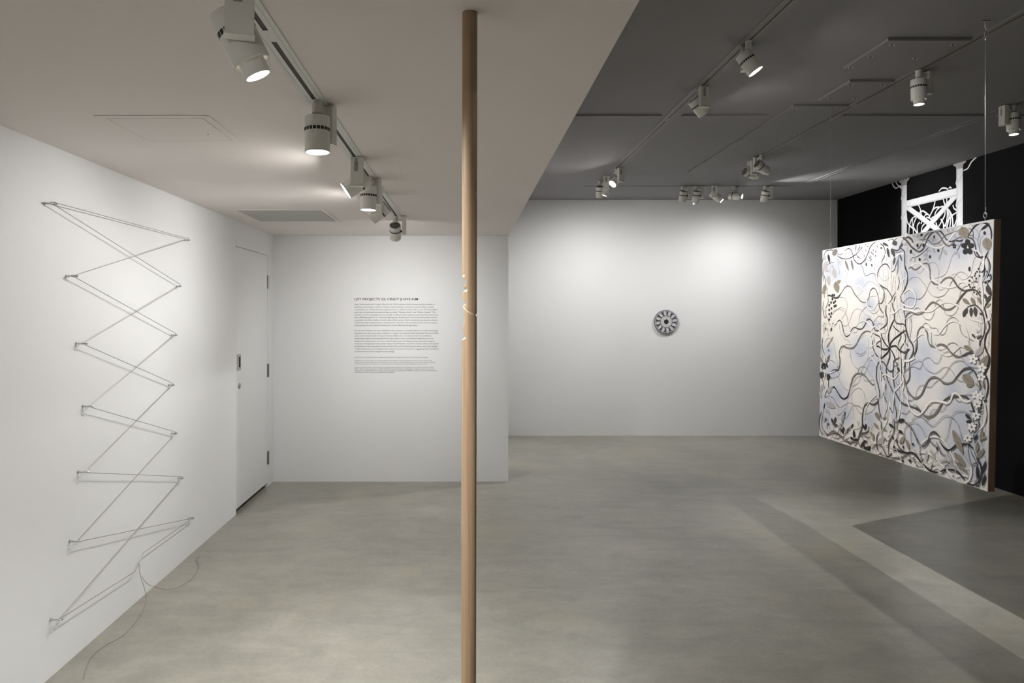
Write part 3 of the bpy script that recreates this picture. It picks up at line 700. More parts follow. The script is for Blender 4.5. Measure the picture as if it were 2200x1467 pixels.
batch((1750, 500, s10),
  fine=[([(770, 870), (710, 980), (720, 1120), (760, 1200)], 9), ([(960, 1430), (1060, 1340), (1120, 1200), (1200, 1110), (1290, 1100), (1360, 1160), (1440, 1220)], 8), ([(1420, 700), (1390, 850), (1420, 1050), (1460, 1200), (1450, 1400)], 7),
        ([(1480, 700), (1450, 900), (1500, 1040), (1590, 1080), (1680, 1010), (1700, 900)], 8), ([(1360, 700), (1340, 900), (1400, 1100), (1480, 1260)], 6), ([(1940, 600), (1930, 800), (1980, 1000), (1900, 1300)], 6), ([(2100, 320), (2070, 500), (2080, 700)], 8),
        ([(500, 560), (530, 680), (540, 780), (560, 860), (560, 940)], 12), ([(250, 640), (240, 760), (260, 860)], 10), ([(360, 560), (350, 900), (345, 1000)], 9), ([(740, 590), (780, 700), (760, 860)], 8)],
  whites=[([(480, 560), (530, 440), (600, 400), (680, 460), (790, 570), (920, 590), (1060, 550), (1200, 440), (1320, 310), (1450, 220), (1600, 200), (1700, 260), (1740, 370), (1750, 520), (1700, 620), (1620, 660)], 30),
          ([(660, 1330), (780, 1330), (900, 1230), (1000, 1190), (1080, 1250), (1180, 1400)], 26), ([(1480, 600), (1580, 640), (1620, 740), (1640, 900), (1620, 1030), (1560, 1080)], 18),
          ([(1970, 1100), (1800, 1200), (1740, 1400)], 22), ([(2110, 950), (2000, 1050), (1860, 1200), (1760, 1350)], 20), ([(1700, 560), (1720, 800), (1680, 1100), (1700, 1400)], 20)],
  darks=[([(205, 1090), (180, 900), (170, 720), (200, 560), (250, 430), (330, 385), (400, 390), (440, 420)], 28, K), ([(195, 800), (210, 950), (250, 1080), (260, 1220)], 22, K), ([(210, 870), (280, 740), (360, 680), (440, 670)], 14, D), ([(300, 1230), (280, 1320), (300, 1400)], 16, K), ([(215, 1380), (230, 1460)], 18, K),
         ([(500, 510), (600, 570), (720, 590), (840, 550), (950, 470), (1060, 350)], 22, K), ([(680, 410), (760, 355), (830, 400), (870, 520), (900, 620), (990, 700), (1080, 670), (1160, 560), (1210, 440), (1270, 300), (1380, 200), (1450, 190)], 27, D),
         ([(510, 470), (580, 495), (640, 460)], 16, D), ([(900, 490), (960, 510), (1000, 550)], 12, D),
         ([(1470, 240), (1550, 300), (1590, 420), (1570, 540), (1520, 640), (1520, 720)], 26, D), ([(1650, 190), (1730, 135), (1780, 190), (1740, 260)], 24, D), ([(1790, 170), (1900, 90), (2010, 100), (2100, 200), (2200, 330)], 40, Mg),
         ([(1960, 90), (2090, 70), (2200, 160)], 25, K), ([(2010, 130), (1950, 240), (1940, 340), (1990, 380), (2030, 450), (2030, 700), (2090, 900), (2090, 1080), (2040, 1230), (1960, 1400)], 26, D), ([(1760, 370), (1860, 400), (1950, 330)], 34, D), ([(1800, 430), (1900, 440), (1990, 380)], 14, D),
         ([(1900, 500), (1880, 640), (1880, 800), (1870, 940)], 24, D), ([(1890, 980), (1910, 1120), (1870, 1290)], 24, D), ([(1870, 620), (1830, 740), (1790, 850), (1730, 880)], 26, D), ([(1420, 1000), (1430, 880), (1480, 780), (1560, 710), (1640, 720), (1700, 820)], 28, D),
         ([(1400, 980), (1340, 920), (1260, 920), (1170, 970), (1120, 920), (1090, 800), (1040, 710)], 13, D), ([(300, 1430), (360, 1410), (430, 1450), (510, 1450), (600, 1360), (690, 1230), (760, 1200), (830, 1240), (900, 1370), (980, 1470), (1040, 1540), (1120, 1570), (1165, 1560)], 31, Mg),
         ([(1190, 1530), (1230, 1440), (1250, 1330), (1310, 1250), (1370, 1270), (1420, 1380), (1450, 1500)], 24, D), ([(1460, 1150), (1540, 1220), (1640, 1280), (1720, 1400), (1740, 1467)], 28, D), ([(1480, 1190), (1560, 1300), (1570, 1467)], 22, D), ([(1830, 1340), (1760, 1440), (1740, 1500), (1660, 1600)], 22, D)],
  whites2=[([(1400, 1000), (1400, 750), (1470, 540), (1560, 490), (1660, 540), (1700, 640)], 20), ([(2010, 470), (1900, 480), (1800, 560), (1740, 620)], 30)], leaves=lv)
# --- upper right
seeds = [(420, 360, 80, 55), (330, 600, 80, 48), (465, 592, 78, 50), (705, 405, 70, 38), (180, 740, 92, 52), (800, 715, 76, 50), (610, 855, 76, 50), (378, 915, 76, 45), (1840, 320, 84, 60), (1500, 1130, 110, 50)]
lv = [(x, y, a, b, 90, K, 1) for x, y, a, b in seeds]
lv += [(1375, 320, 300, 230, 70, TP), (1900, 575, 310, 210, 80, TP), (1860, 175, 240, 60, -38, K), (495, 815, 95, 48, -45, G), (590, 722, 90, 40, 20, G), (490, 912, 95, 40, -50, G), (550, 920, 110, 40, 70, G), (240, 790, 90, 40, 50, G), (180, 920, 110, 38, -60, G), (270, 925, 140, 38, 90, G), (830, 855, 150, 46, -65, G),
       (948, 755, 150, 66, 60, G), (1182, 760, 130, 56, -45, G), (1252, 820, 165, 46, 82, G), (702, 710, 110, 38, 80, G), (840, 585, 90, 54, 10, G), (1112, 230, 120, 44, 75, G), (1010, 250, 110, 44, 70, G), (250, 385, 100, 44, 20, G), (345, 370, 100, 44, -60, G), (660, 470, 120, 40, 80, G), (740, 470, 120, 36, 80, G),
       (1160, 390, 80, 36, 80, G), (1235, 590, 74, 54, 0, G), (60, 560, 120, 40, -60, G), (80, 590, 90, 34, 30, G)]
for cx, cy, r in ((1460, 640, 105), (1160, 615, 34)):
    for k in range(5):
        a = 2*PI*k/5-PI/2; lv.append((cx+math.cos(a)*r*.75, cy+math.sin(a)*r*1.05, r*1.45, r*1.15, math.degrees(a), K, 1))
ds = [(1462, 640, 16, W, 20), (1464, 600, 9, W), (1445, 655, 8, W), (1482, 658, 8, W), (1160, 615, 9, G)]
ds += [(x, y, 17, K, 24) for x, y in ((1705, 1130), (1670, 1190), (1735, 1190), (1635, 1230), (1620, 1280), (1725, 1280), (1560, 1315), (1650, 1345), (1505, 1390), (1790, 1195), (1815, 1165), (1895, 1190), (1855, 1140), (1975, 1265), (1990, 1305), (1985, 1350), (1955, 1390), (1925, 1415), (1860, 1430), (1940, 1275))]
batch((1940, 470, s10),
  fine=[([(580, 1010), (680, 980), (760, 1030), (810, 1160), (800, 1330), (780, 1430)], 9), ([(310, 1160), (340, 1220), (400, 1220), (470, 1130), (530, 1040)], 8), ([(1130, 800), (1080, 930), (1020, 1120), (950, 1250), (850, 1310), (720, 1340)], 8),
        ([(1080, 1467), (1150, 1330), (1220, 1230), (1310, 1195), (1400, 1230), (1480, 1300), (1550, 1310)], 11), ([(1090, 1270), (1180, 1240), (1260, 1310), (1340, 1370), (1430, 1350), (1520, 1270), (1560, 1130), (1590, 940), (1640, 860)], 8), ([(120, 1400), (190, 1340), (280, 1310), (370, 1340), (440, 1420), (490, 1467)], 9),
        ([(1600, 200), (1700, 320), (1740, 520), (1720, 760)], 9), ([(1560, 400), (1650, 440), (1700, 560), (1750, 800)], 9), ([(1760, 240), (1700, 420), (1690, 600)], 9), ([(1810, 370), (1740, 500), (1730, 700)], 8), ([(1380, 60), (1520, 130), (1620, 150)], 8), ([(1440, 130), (1560, 150), (1600, 190)], 7),
        ([(1930, 700), (1910, 900), (1930, 1100), (1900, 1250)], 8), ([(270, 400), (340, 440), (370, 480)], 8), ([(380, 400), (390, 460)], 7), ([(700, 440), (690, 500), (720, 560)], 8), ([(330, 540), (340, 620)], 7)],
  whites=[([(150, 700), (230, 580), (350, 520), (480, 540), (600, 600), (720, 650), (850, 640), (960, 570), (1060, 440), (1180, 290), (1320, 180), (1480, 160)], 32), ([(150, 1100), (240, 1020), (350, 990), (440, 1040), (540, 1140), (640, 1280), (750, 1420)], 30),
          ([(1640, 900), (1720, 900), (1800, 1000), (1790, 1300)], 24)],
  darks=[([(0, 430), (80, 500), (180, 620), (280, 700), (360, 740), (440, 700), (500, 590), (560, 440), (640, 330), (740, 270), (830, 270), (910, 350), (960, 440), (1010, 485)], 35, D), ([(440, 500), (520, 370), (620, 290), (720, 280), (800, 340), (870, 440), (930, 540), (1020, 610), (1110, 570), (1180, 480), (1270, 420), (1330, 440)], 34, Mg),
         ([(1040, 500), (1100, 512), (1170, 480)], 28, K), ([(1195, 490), (1290, 500), (1360, 470)], 30, K), ([(1460, 410), (1530, 290), (1610, 180), (1720, 100), (1820, 85), (1920, 130), (1980, 240), (1995, 360), (1990, 460)], 36, K),
         ([(1920, 730), (1870, 840), (1830, 960), (1840, 1140), (1820, 1320)], 30, K), ([(1460, 420), (1560, 450), (1620, 560), (1650, 720), (1700, 820), (1780, 910)], 32, D), ([(1600, 720), (1640, 820), (1720, 870), (1850, 850), (1920, 910), (1960, 1040), (1950, 1180), (1890, 1330)], 25, K),
         ([(60, 430), (130, 420), (200, 470), (230, 540)], 42, D), ([(330, 680), (390, 620), (425, 560)], 28, D), ([(190, 880), (300, 860), (420, 790), (520, 700), (580, 640)], 14, D), ([(540, 680), (545, 800), (530, 890)], 9, D), ([(910, 640), (870, 760), (810, 880)], 11, D), ([(1330, 500), (1280, 620), (1220, 710), (1150, 790)], 13, D),
         ([(380, 470), (500, 460), (600, 500), (660, 560), (760, 560), (850, 500), (930, 390), (1040, 340), (1140, 300), (1280, 250)], 20, Mg), ([(130, 1120), (190, 1090), (250, 1140), (320, 1130), (410, 1060)], 34, Mg), ([(450, 1020), (520, 1000), (580, 1040), (610, 1160), (620, 1330), (680, 1430), (740, 1590), (810, 1370+50)], 1, Mg),
         ([(450, 1020), (520, 1000), (580, 1040), (610, 1160), (620, 1330), (680, 1440), (740, 1475), (810, 1480)], 38, Mg), ([(840, 1460), (920, 1370), (1020, 1320), (1110, 1340), (1170, 1410), (1230, 1500)], 38, Mg), ([(1270, 620), (1250, 540), (1330, 500)], 1, D), ([(1480, 220), (1540, 240), (1580, 300), (1585, 420)], 16, D), ([(1500, 380), (1560, 370), (1600, 440)], 16, D),
         ([(1780, 960), (1730, 1060), (1710, 1130)], 10, D), ([(1680, 1300), (1640, 1390), (1590, 1400)], 9, D), ([(1560, 1320), (1600, 1400), (1680, 1400)], 9, D), ([(1900, 1200), (1850, 1330), (1800, 1420)], 9, D), ([(1960, 1380), (1880, 1400), (1790, 1440)], 9, D), ([(10, 700), (40, 780), (45, 960), (50, 1100), (90, 1200), (110, 1300), (100, 1467)], 26, D)],
  whites2=[([(1830, 760), (1820, 1000), (1790, 1200), (1780, 1400)], 36), ([(1600, 700), (1700, 740), (1770, 830)], 24)], leaves=lv, discs=ds)
# --- middle left
lv = [(x, y, 62, 34, 95, K, 1) for x, y in ((405, 40), (445, 40), (405, 130), (435, 210), (470, 180), (375, 205), (335, 265), (450, 290), (485, 275), (335, 370), (385, 340), (335, 470), (385, 450), (370, 525), (335, 590))]
lv += [(390, 1035, 150, 28, -62, TP), (320, 1150, 170, 34, -60, TP), (258, 800, 80, 30, 90, D), (380, 815, 100, 36, 105, D), (320, 1440, 120, 40, -60, D), (322, 1285, 40, 26, 90, K)]
def flower(cx, cy, r, dot=K, n=5):
    for k in range(n):
        a = 2*PI*k/n-PI/2+.2
        LF(cx+math.cos(a)*r*.62, cy+math.sin(a)*r*.62, r*1.05, r*.72, math.degrees(a), WO, None, 'oval')
        LF(cx+math.cos(a)*r*.62, cy+math.sin(a)*r*.62, r*.84, r*.50, math.degrees(a), W, None, 'oval')
    if dot is not None:
        for k in range(3): DS(cx+12*math.cos(2.1*k), cy+14*math.sin(2.1*k), 8, dot, 8)
batch((1750, 630, s10),
  fine=[([(560, 90), (660, 100), (730, 200), (720, 400), (610, 580)], 8), ([(400, 470), (500, 370), (600, 320), (680, 370), (730, 500), (760, 680), (800, 810)], 9), ([(400, 400), (600, 370), (700, 470), (760, 600)], 8), ([(640, 720), (720, 730), (800, 620), (860, 440), (950, 350), (1060, 380), (1160, 480), (1280, 540)], 8),
        ([(1000, 640), (1020, 500), (1080, 390), (1180, 300), (1280, 300), (1360, 380), (1420, 470), (1500, 530), (1570, 500)], 9), ([(560, 700), (590, 900), (680, 1020), (780, 1080), (800, 1250), (820, 1467)], 8), ([(1340, 640), (1440, 520), (1560, 540)], 10), ([(210, 420), (260, 370), (300, 400)], 8), ([(230, 1120), (280, 1030), (350, 1010), (420, 1090), (460, 1250), (490, 1467)], 8),
        ([(940, 1330), (1040, 1370), (1150, 1300), (1200, 1200)], 8), ([(900, 1280), (980, 1400), (1080, 1400), (1180, 1320)], 7), ([(1230, 370), (1300, 450), (1400, 430), (1470, 330)], 8), ([(1400, 750), (1440, 680), (1540, 700)], 7), ([(300, 780), (310, 960)], 14), ([(2160, 500), (2180, 800), (2140, 1030)], 8), ([(870, 880), (940, 880), (980, 780), (960, 700), (1060, 640)], 7), ([(1230, 300), (1240, 100), (1380, 60)], 7), ([(160, 980), (180, 1200), (240, 1400)], 12)],
  whites=[([(550, 640), (640, 850), (720, 890), (820, 880), (900, 780), (1000, 660), (1100, 620), (1200, 650), (1300, 780)], 26), ([(1180, 100), (1180, 260), (1260, 370), (1350, 330), (1430, 200), (1500, 110)], 30), ([(600, 1330), (660, 1170), (760, 1130), (850, 1150)], 20), ([(1200, 1467), (1210, 1200), (1190, 1000), (1120, 930), (1040, 1000)], 20),
          ([(1850, 620), (1950, 660), (2000, 760), (1990, 900)], 24), ([(1650, 300), (1680, 420), (1740, 480)], 20)],
  darks=[([(290, 60), (340, 45), (400, 80), (470, 110), (540, 90), (600, 0)], 33, D), ([(205, 180), (190, 330), (205, 450), (235, 560)], 22, K), ([(310, 90), (305, 220), (250, 340)], 18, K), ([(260, 390), (265, 500), (300, 560), (325, 650), (350, 730)], 16, K), ([(235, 560), (270, 520)], 16, K), ([(460, 720), (505, 670)], 24, K),
         ([(520, 640), (565, 605), (610, 650), (640, 770), (670, 910), (720, 970), (800, 930)], 30, D), ([(810, 870), (860, 790), (920, 770), (990, 800), (1060, 800), (1120, 740), (1165, 650)], 30, D), ([(1170, 610), (1230, 575), (1290, 620), (1330, 700), (1350, 800), (1400, 840), (1450, 830)], 33, D),
         ([(565, 1467), (560, 1330), (600, 1220), (650, 1190), (720, 1220), (800, 1240), (880, 1220), (950, 1140), (1020, 1000), (1100, 890), (1180, 850), (1270, 870)], 42, Mg), ([(1450, 130), (1460, 280), (1500, 380), (1560, 450)], 26, D), ([(1565, 0), (1560, 130), (1510, 220), (1460, 230)], 26, D),
         ([(1620, 270), (1605, 420), (1640, 560), (1630, 680), (1560, 760), (1470, 820)], 30, D), ([(1820, 60), (1790, 180)], 20, D), ([(1750, 210), (1770, 330), (1810, 420), (1800, 560), (1840, 660), (1920, 690), (2000, 690), (2060, 740)], 28, D), ([(1940, 50), (1960, 170), (2030, 230)], 22, D),
         ([(2030, 280), (2020, 420), (2050, 560), (2050, 720), (2090, 880), (2130, 1020), (2200, 1110)], 26, D), ([(2050, 560), (2100, 460), (2200, 420)], 30, D), ([(1320, 900), (1400, 940), (1470, 980), (1500, 1100), (1500, 1467)], 26, D), ([(1340, 1010), (1310, 1120), (1330, 1250), (1400, 1400), (1460, 1467)], 28, D), ([(1330, 1020), (1360, 1140)], 24, D), ([(1380, 1170), (1430, 1100), (1490, 1070)], 24, D),
         ([(2000, 880), (2050, 950), (2040, 1080), (1950, 1230), (1940, 1380)], 26, D), ([(1930, 860), (1950, 980), (1890, 1120), (1900, 1200)], 20, D), ([(2060, 1110), (2100, 1200), (2060, 1360), (2040, 1467)], 24, D), ([(1770, 720), (1830, 800), (1920, 860)], 30, D),
         ([(1800, 580), (1740, 700), (1690, 840), (1665, 980), (1680, 1130), (1690, 1230)], 36, K), ([(1690, 1240), (1720, 1130), (1780, 1040), (1880, 960), (1980, 880), (2060, 830)], 38, K), ([(1690, 1230), (1760, 1190), (1840, 1190), (1900, 1260), (1980, 1320), (2060, 1320), (2140, 1260)], 38, K), ([(1690, 1230), (1610, 1260), (1530, 1250), (1450, 1200), (1400, 1190)], 36, K),
         ([(1690, 1230), (1600, 1140), (1530, 1010), (1500, 900)], 34, K), ([(1690, 1240), (1650, 1330), (1570, 1410), (1500, 1480)], 40, K), ([(1690, 1240), (1700, 1360), (1690, 1500)], 34, K), ([(1700, 1240), (1760, 1330), (1820, 1467)], 34, K), ([(220, 760), (215, 900)], 20, K), ([(195, 1000), (175, 1150), (200, 1300), (230, 1350)], 24, K), ([(150, 1150), (160, 1300), (200, 1467)], 26, TP)],
  whites2=[([(1260, 980), (1300, 900), (1280, 820), (1340, 750), (1420, 780), (1520, 870), (1600, 870), (1640, 780)], 32), ([(1740, 470), (1850, 400), (1940, 330), (2060, 370), (2200, 390)], 34), ([(2000, 240), (2080, 300), (2200, 320)], 28), ([(1330, 950), (1340, 1100), (1400, 1180), (1350, 1160), (1240, 1230)], 20), ([(1480, 1200), (1500, 1330), (1480, 1467)], 18)], leaves=lv)
flower(230, 680, 55, D); flower(420, 680, 70, D)
# --- middle right
lv = [(1425, 495, 190, 90, 40, TP), (1585, 490, 190, 84, 65, TP), (1410, 740, 230, 96, -66, D), (1540, 735, 215, 74, 92, D), (1635, 730, 230, 80, 85, D), (1745, 490, 190, 78, 68, TP), (1925, 590, 160, 56, -42, TP), (1935, 440, 200, 84, -60, D), (1930, 240, 230, 108, 80, D), (1865, 400, 160, 56, 75, D), (1772, 780, 90, 50, 35, D), (1600, 1275, 130, 44, 50, D), (1730, 1300, 140, 46, -35, D), (1690, 1180, 70, 50, 0, G)]
batch((1940, 600, s10),
  fine=[([(400, 0), (480, 100), (560, 240), (660, 360), (780, 400), (920, 360), (1020, 240), (1070, 110), (1120, 30)], 10), ([(630, 40), (570, 160), (500, 320), (400, 430), (290, 440), (190, 410), (100, 430), (30, 510)], 11), ([(230, 730), (280, 660), (350, 640), (410, 690)], 9),
        ([(440, 780), (500, 880), (600, 910), (670, 850), (710, 740), (730, 600), (760, 500), (840, 455), (900, 500), (920, 640), (960, 760), (1060, 820), (1160, 780), (1240, 660), (1270, 480), (1300, 300), (1370, 180), (1460, 150)], 10),
        ([(440, 1050), (510, 985), (590, 1020), (650, 1090), (760, 1100), (810, 1200), (880, 1250), (960, 1200), (1000, 1050), (1000, 950), (1060, 880), (1150, 855), (1230, 910), (1280, 1010), (1300, 1140), (1360, 1250), (1460, 1310), (1600, 1390)], 11), ([(610, 1040), (640, 1200), (650, 1400), (670, 1467)], 9), ([(200, 760), (190, 900), (210, 1040), (180, 1200), (160, 1340)], 8),
        ([(770, 150), (800, 220), (860, 245), (940, 200)], 8), ([(1550, 290), (1600, 380), (1700, 440)], 8), ([(1900, 960), (1880, 1080), (1920, 1180)], 9), ([(1960, 700), (1980, 1000), (1940, 1300), (1950, 1467)], 8), ([(1040, 1467), (1120, 1420), (1230, 1467)], 10), ([(1640, 1100), (1700, 1160), (1760, 1130)], 6), ([(1500, 40), (1570, 60), (1700, 60)], 9), ([(1540, 120), (1570, 60)], 8), ([(1600, 150), (1590, 70)], 8), ([(1680, 250), (1750, 180)], 9)],
  whites=[([(0, 680), (140, 690), (300, 730), (400, 710), (520, 720), (640, 710), (740, 640), (850, 560), (960, 510), (1100, 520), (1220, 580), (1330, 660), (1440, 800), (1560, 900), (1700, 930), (1800, 970)], 38), ([(640, 0), (780, 80), (900, 150), (1060, 180), (1200, 150), (1300, 60), (1400, 60), (1480, 130)], 34),
          ([(20, 310), (120, 230), (200, 240), (270, 330), (290, 480), (230, 620), (100, 610), (0, 560)], 30), ([(240, 1400), (380, 1260), (460, 1230), (560, 1300), (640, 1467)], 30), ([(60, 900), (160, 820), (260, 760)], 20), ([(1900, 960), (1960, 900), (1990, 760)], 20)],
  darks=[([(1130, 0), (1200, 110), (1280, 200), (1370, 250), (1450, 250), (1580, 230), (1670, 270), (1740, 360), (1790, 450)], 34, D), ([(1450, 260), (1370, 330), (1290, 430), (1210, 550)], 36, D), ([(500, 700), (580, 590), (660, 520), (740, 530), (830, 590), (920, 660), (1010, 680), (1100, 660), (1190, 590)], 37, Mg), ([(60, 860), (110, 770), (180, 740), (260, 770), (350, 790), (440, 750), (490, 735)], 33, Mg),
         ([(105, 0), (90, 110), (40, 230), (0, 310)], 26, D), ([(60, 870), (60, 1000), (100, 1250), (220, 1467)], 28, D), ([(325, 1467), (325, 1280), (350, 1160), (410, 1080), (480, 1075)], 32, Mg), ([(500, 1120), (550, 1200), (570, 1340), (620, 1480), (690, 1510), (735, 1535)], 38, Mg),
         ([(1450, 630), (1540, 590), (1630, 580), (1720, 640), (1790, 740), (1830, 880), (1850, 1050), (1830, 1230), (1760, 1380), (1740, 1467)], 25, D), ([(1880, 60), (1960, 200), (1990, 330), (1930, 480), (1850, 620), (1870, 760), (1900, 880)], 25, K), ([(1920, 930), (1950, 1030), (1940, 1130), (1880, 1250), (1850, 1380), (1850, 1500)], 32, K), ([(1480, 520), (1540, 590)], 12, D), ([(1640, 1300), (1760, 1240)], 8, D), ([(20, 1000), (60, 1060)], 26, D), ([(0, 1160), (80, 1160)], 28, D)],
  whites2=[([(500, 1080), (600, 1110), (660, 1190), (760, 1240), (850, 1180), (940, 1060), (1060, 960), (1180, 940), (1300, 1000), (1400, 1090), (1460, 1220), (1500, 1467)], 30), ([(1760, 0), (1790, 250), (1790, 500), (1810, 690)], 42)],
  leaves=lv, discs=[(x, y, 17, K, 23) for x, y in ((1500, 30), (1495, 120), (1520, 170), (1575, 185), (1615, 170), (1605, 290), (1665, 330), (1735, 280), (1860, 75), (1925, 45), (1955, 30))])
# --- lower left
rnd = random.Random(3)
blob = []
for cx, cy, rx, ry, n in ((235, 280, 75, 70, 34), (170, 470, 42, 75, 20), (325, 525, 45, 75, 24)):
    for _ in range(n):
        a = rnd.random()*2*PI; q = math.sqrt(rnd.random()); blob.append((cx+rx*q*math.cos(a), cy+ry*q*math.sin(a), 14, K, 18))
lv = [(160, 790, 220, 66, 100, G), (350, 810, 190, 84, -60, G), (300, 1130, 150, 50, 80, G), (385, 1160, 220, 120, 30, G), (320, 1300, 130, 40, 70, G), (275, 1280, 90, 36, 60, G), (1430, 1380, 170, 66, 60, TP), (1895, 345, 110, 46, 72, K), (310, 130, 170, 40, -65, Mg), (160, 140, 180, 60, 70, TP), (140, 920, 170, 50, 70, G)]
batch((1750, 760, s10),
  fine=[([(480, 0), (530, 200), (540, 400), (560, 570), (620, 700), (720, 800), (820, 820), (890, 740), (920, 600), (940, 400)], 8), ([(370, 540), (480, 530), (560, 470), (580, 350), (560, 300)], 10), ([(320, 140), (400, 150), (470, 210), (510, 280)], 10), ([(810, 0), (850, 170), (930, 300), (1050, 380), (1080, 440)], 8), ([(980, 420), (1010, 320), (1090, 285), (1180, 330), (1260, 440), (1330, 560)], 11),
        ([(1340, 20), (1250, 80), (1160, 190), (1100, 300), (1060, 420), (1000, 640), (840, 740)], 10), ([(1340, 120), (1240, 170), (1190, 320), (1120, 450), (980, 520), (880, 620), (830, 740)], 10), ([(1090, 490), (1130, 590), (1210, 610), (1290, 580), (1360, 610)], 9),
        ([(250, 970), (330, 940), (430, 1000), (500, 1130), (590, 1200), (690, 1140), (780, 1100), (870, 1120), (960, 1230), (1040, 1340), (1130, 1350), (1230, 1330), (1330, 1260), (1370, 1170)], 11), ([(250, 970), (330, 990), (380, 1080), (420, 1250), (500, 1360), (580, 1360), (680, 1250), (740, 1150), (760, 1000), (850, 880), (930, 790), (1010, 770), (1090, 830), (1140, 960), (1140, 1150)], 9),
        ([(720, 1467), (800, 1290), (860, 1190), (940, 1155), (1040, 1200), (1150, 1310)], 10), ([(510, 1140), (540, 1300), (550, 1467)], 9), ([(850, 820), (840, 1100), (880, 1300), (880, 1467)], 7), ([(1300, 1080), (1380, 1010), (1470, 1000), (1550, 900), (1570, 820)], 11), ([(2060, 390), (2200, 280)], 10), ([(1840, 1170), (1900, 1280), (2000, 1340), (2090, 1330), (2150, 1270)], 10),
        ([(1690, 560), (1720, 700), (1700, 900), (1680, 1050)], 7), ([(1850, 560), (1840, 660), (1900, 690), (1960, 640)], 9), ([(1450, 420), (1460, 600), (1420, 760)], 8), ([(2010, 880), (2080, 1020), (2200, 1050)], 9), ([(1600, 1250), (1560, 1467)], 8), ([(1680, 1250), (1660, 1467)], 8)],
  whites=[([(1650, 1000), (1640, 1200), (1550, 1467)], 22), ([(1600, 640), (1580, 800), (1600, 1000)], 20), ([(1350, 560), (1370, 800), (1430, 1000)], 20), ([(530, 240), (470, 370), (380, 420), (300, 440)], 28), ([(2060, 780), (2100, 950), (2130, 1180), (2200, 1280)], 32)],
  darks=[([(575, 60), (578, 150), (570, 280), (530, 360), (450, 360), (370, 410)], 32, D), ([(180, 540), (210, 690), (240, 790)], 22, K), ([(320, 600), (320, 760)], 24, K), ([(180, 340), (175, 420)], 16, K), ([(300, 790), (245, 920), (240, 1000)], 20, K), ([(240, 1100), (210, 1230)], 26, K), ([(165, 1290), (130, 1400), (115, 1520), (120, 1600)], 22, K), ([(250, 90), (260, 200)], 22, K), ([(270, 420), (230, 580)], 18, D),
         ([(410, 750), (460, 755), (520, 850), (590, 960), (660, 1010), (740, 970), (790, 850)], 38, K), ([(780, 880), (820, 700), (870, 540), (950, 450), (1050, 440), (1130, 480), (1220, 590), (1300, 680), (1355, 690)], 38, Mg), ([(1080, 1600), (1080, 1467), (1100, 1280), (1140, 1160), (1220, 1090)], 34, D), ([(1240, 1110), (1340, 1140), (1420, 1090), (1450, 1020)], 44, D),
         ([(1460, 170), (1410, 280), (1400, 430), (1400, 560), (1440, 720), (1470, 860), (1470, 990)], 30, D), ([(1440, 1060), (1460, 1250), (1510, 1467)], 28, D), ([(1490, 250), (1500, 360), (1550, 480), (1590, 600)], 24, D), ([(1620, 680), (1605, 810)], 18, D), ([(1570, 850), (1580, 960), (1630, 1090)], 24, D), ([(1690, 1190), (1760, 1320)], 24, D),
         ([(1390, 0), (1440, 70), (1500, 160), (1560, 190), (1610, 260), (1640, 330), (1700, 390), (1770, 370), (1790, 270), (1800, 150), (1930, 80)], 30, D), ([(1630, 250), (1620, 400), (1650, 580), (1720, 740), (1790, 900)], 30, D), ([(1690, 80), (1680, 130), (1640, 250)], 28, D), ([(1790, 290), (1770, 440), (1790, 620), (1810, 760)], 28, D), ([(1830, 860), (1890, 990), (1960, 1090), (2060, 1150), (2200, 1190), (2350, 1260), (2400, 1290)], 38, D),
         ([(1810, 990), (1810, 1150), (1850, 1300), (1840, 1467)], 26, D), ([(1900, 380), (1820, 520)], 18, D), ([(1800, 80), (1820, 170), (1880, 240), (1800, 290)], 20, D), ([(1960, 100), (1960, 350), (1990, 460), (2040, 600), (2060, 700)], 28, D), ([(2060, 700), (2110, 850), (2160, 930)], 36, Mg), ([(2145, 190), (2150, 400), (2140, 560), (2070, 680)], 32, D), ([(2060, 0), (2040, 200), (2040, 430)], 24, D)],
  whites2=[([(1230, 0), (1280, 80), (1360, 170), (1420, 260)], 28), ([(1380, 60), (1480, 130), (1520, 300), (1500, 450), (1500, 600)], 24), ([(1520, 500), (1600, 460), (1700, 520), (1800, 560), (1880, 450)], 32), ([(1940, 0), (1950, 500), (1940, 900), (1950, 1200), (1900, 1467)], 24), ([(2000, 300), (2040, 180), (2120, 160), (2200, 130), (2260, 90)], 36), ([(2000, 400), (1990, 600), (1900, 750), (1810, 850), (1790, 1000), (1760, 1300)], 32), ([(1400, 920), (1300, 1010), (1200, 1150), (1150, 1300), (1130, 1467)], 28)],
  leaves=lv, discs=blob)
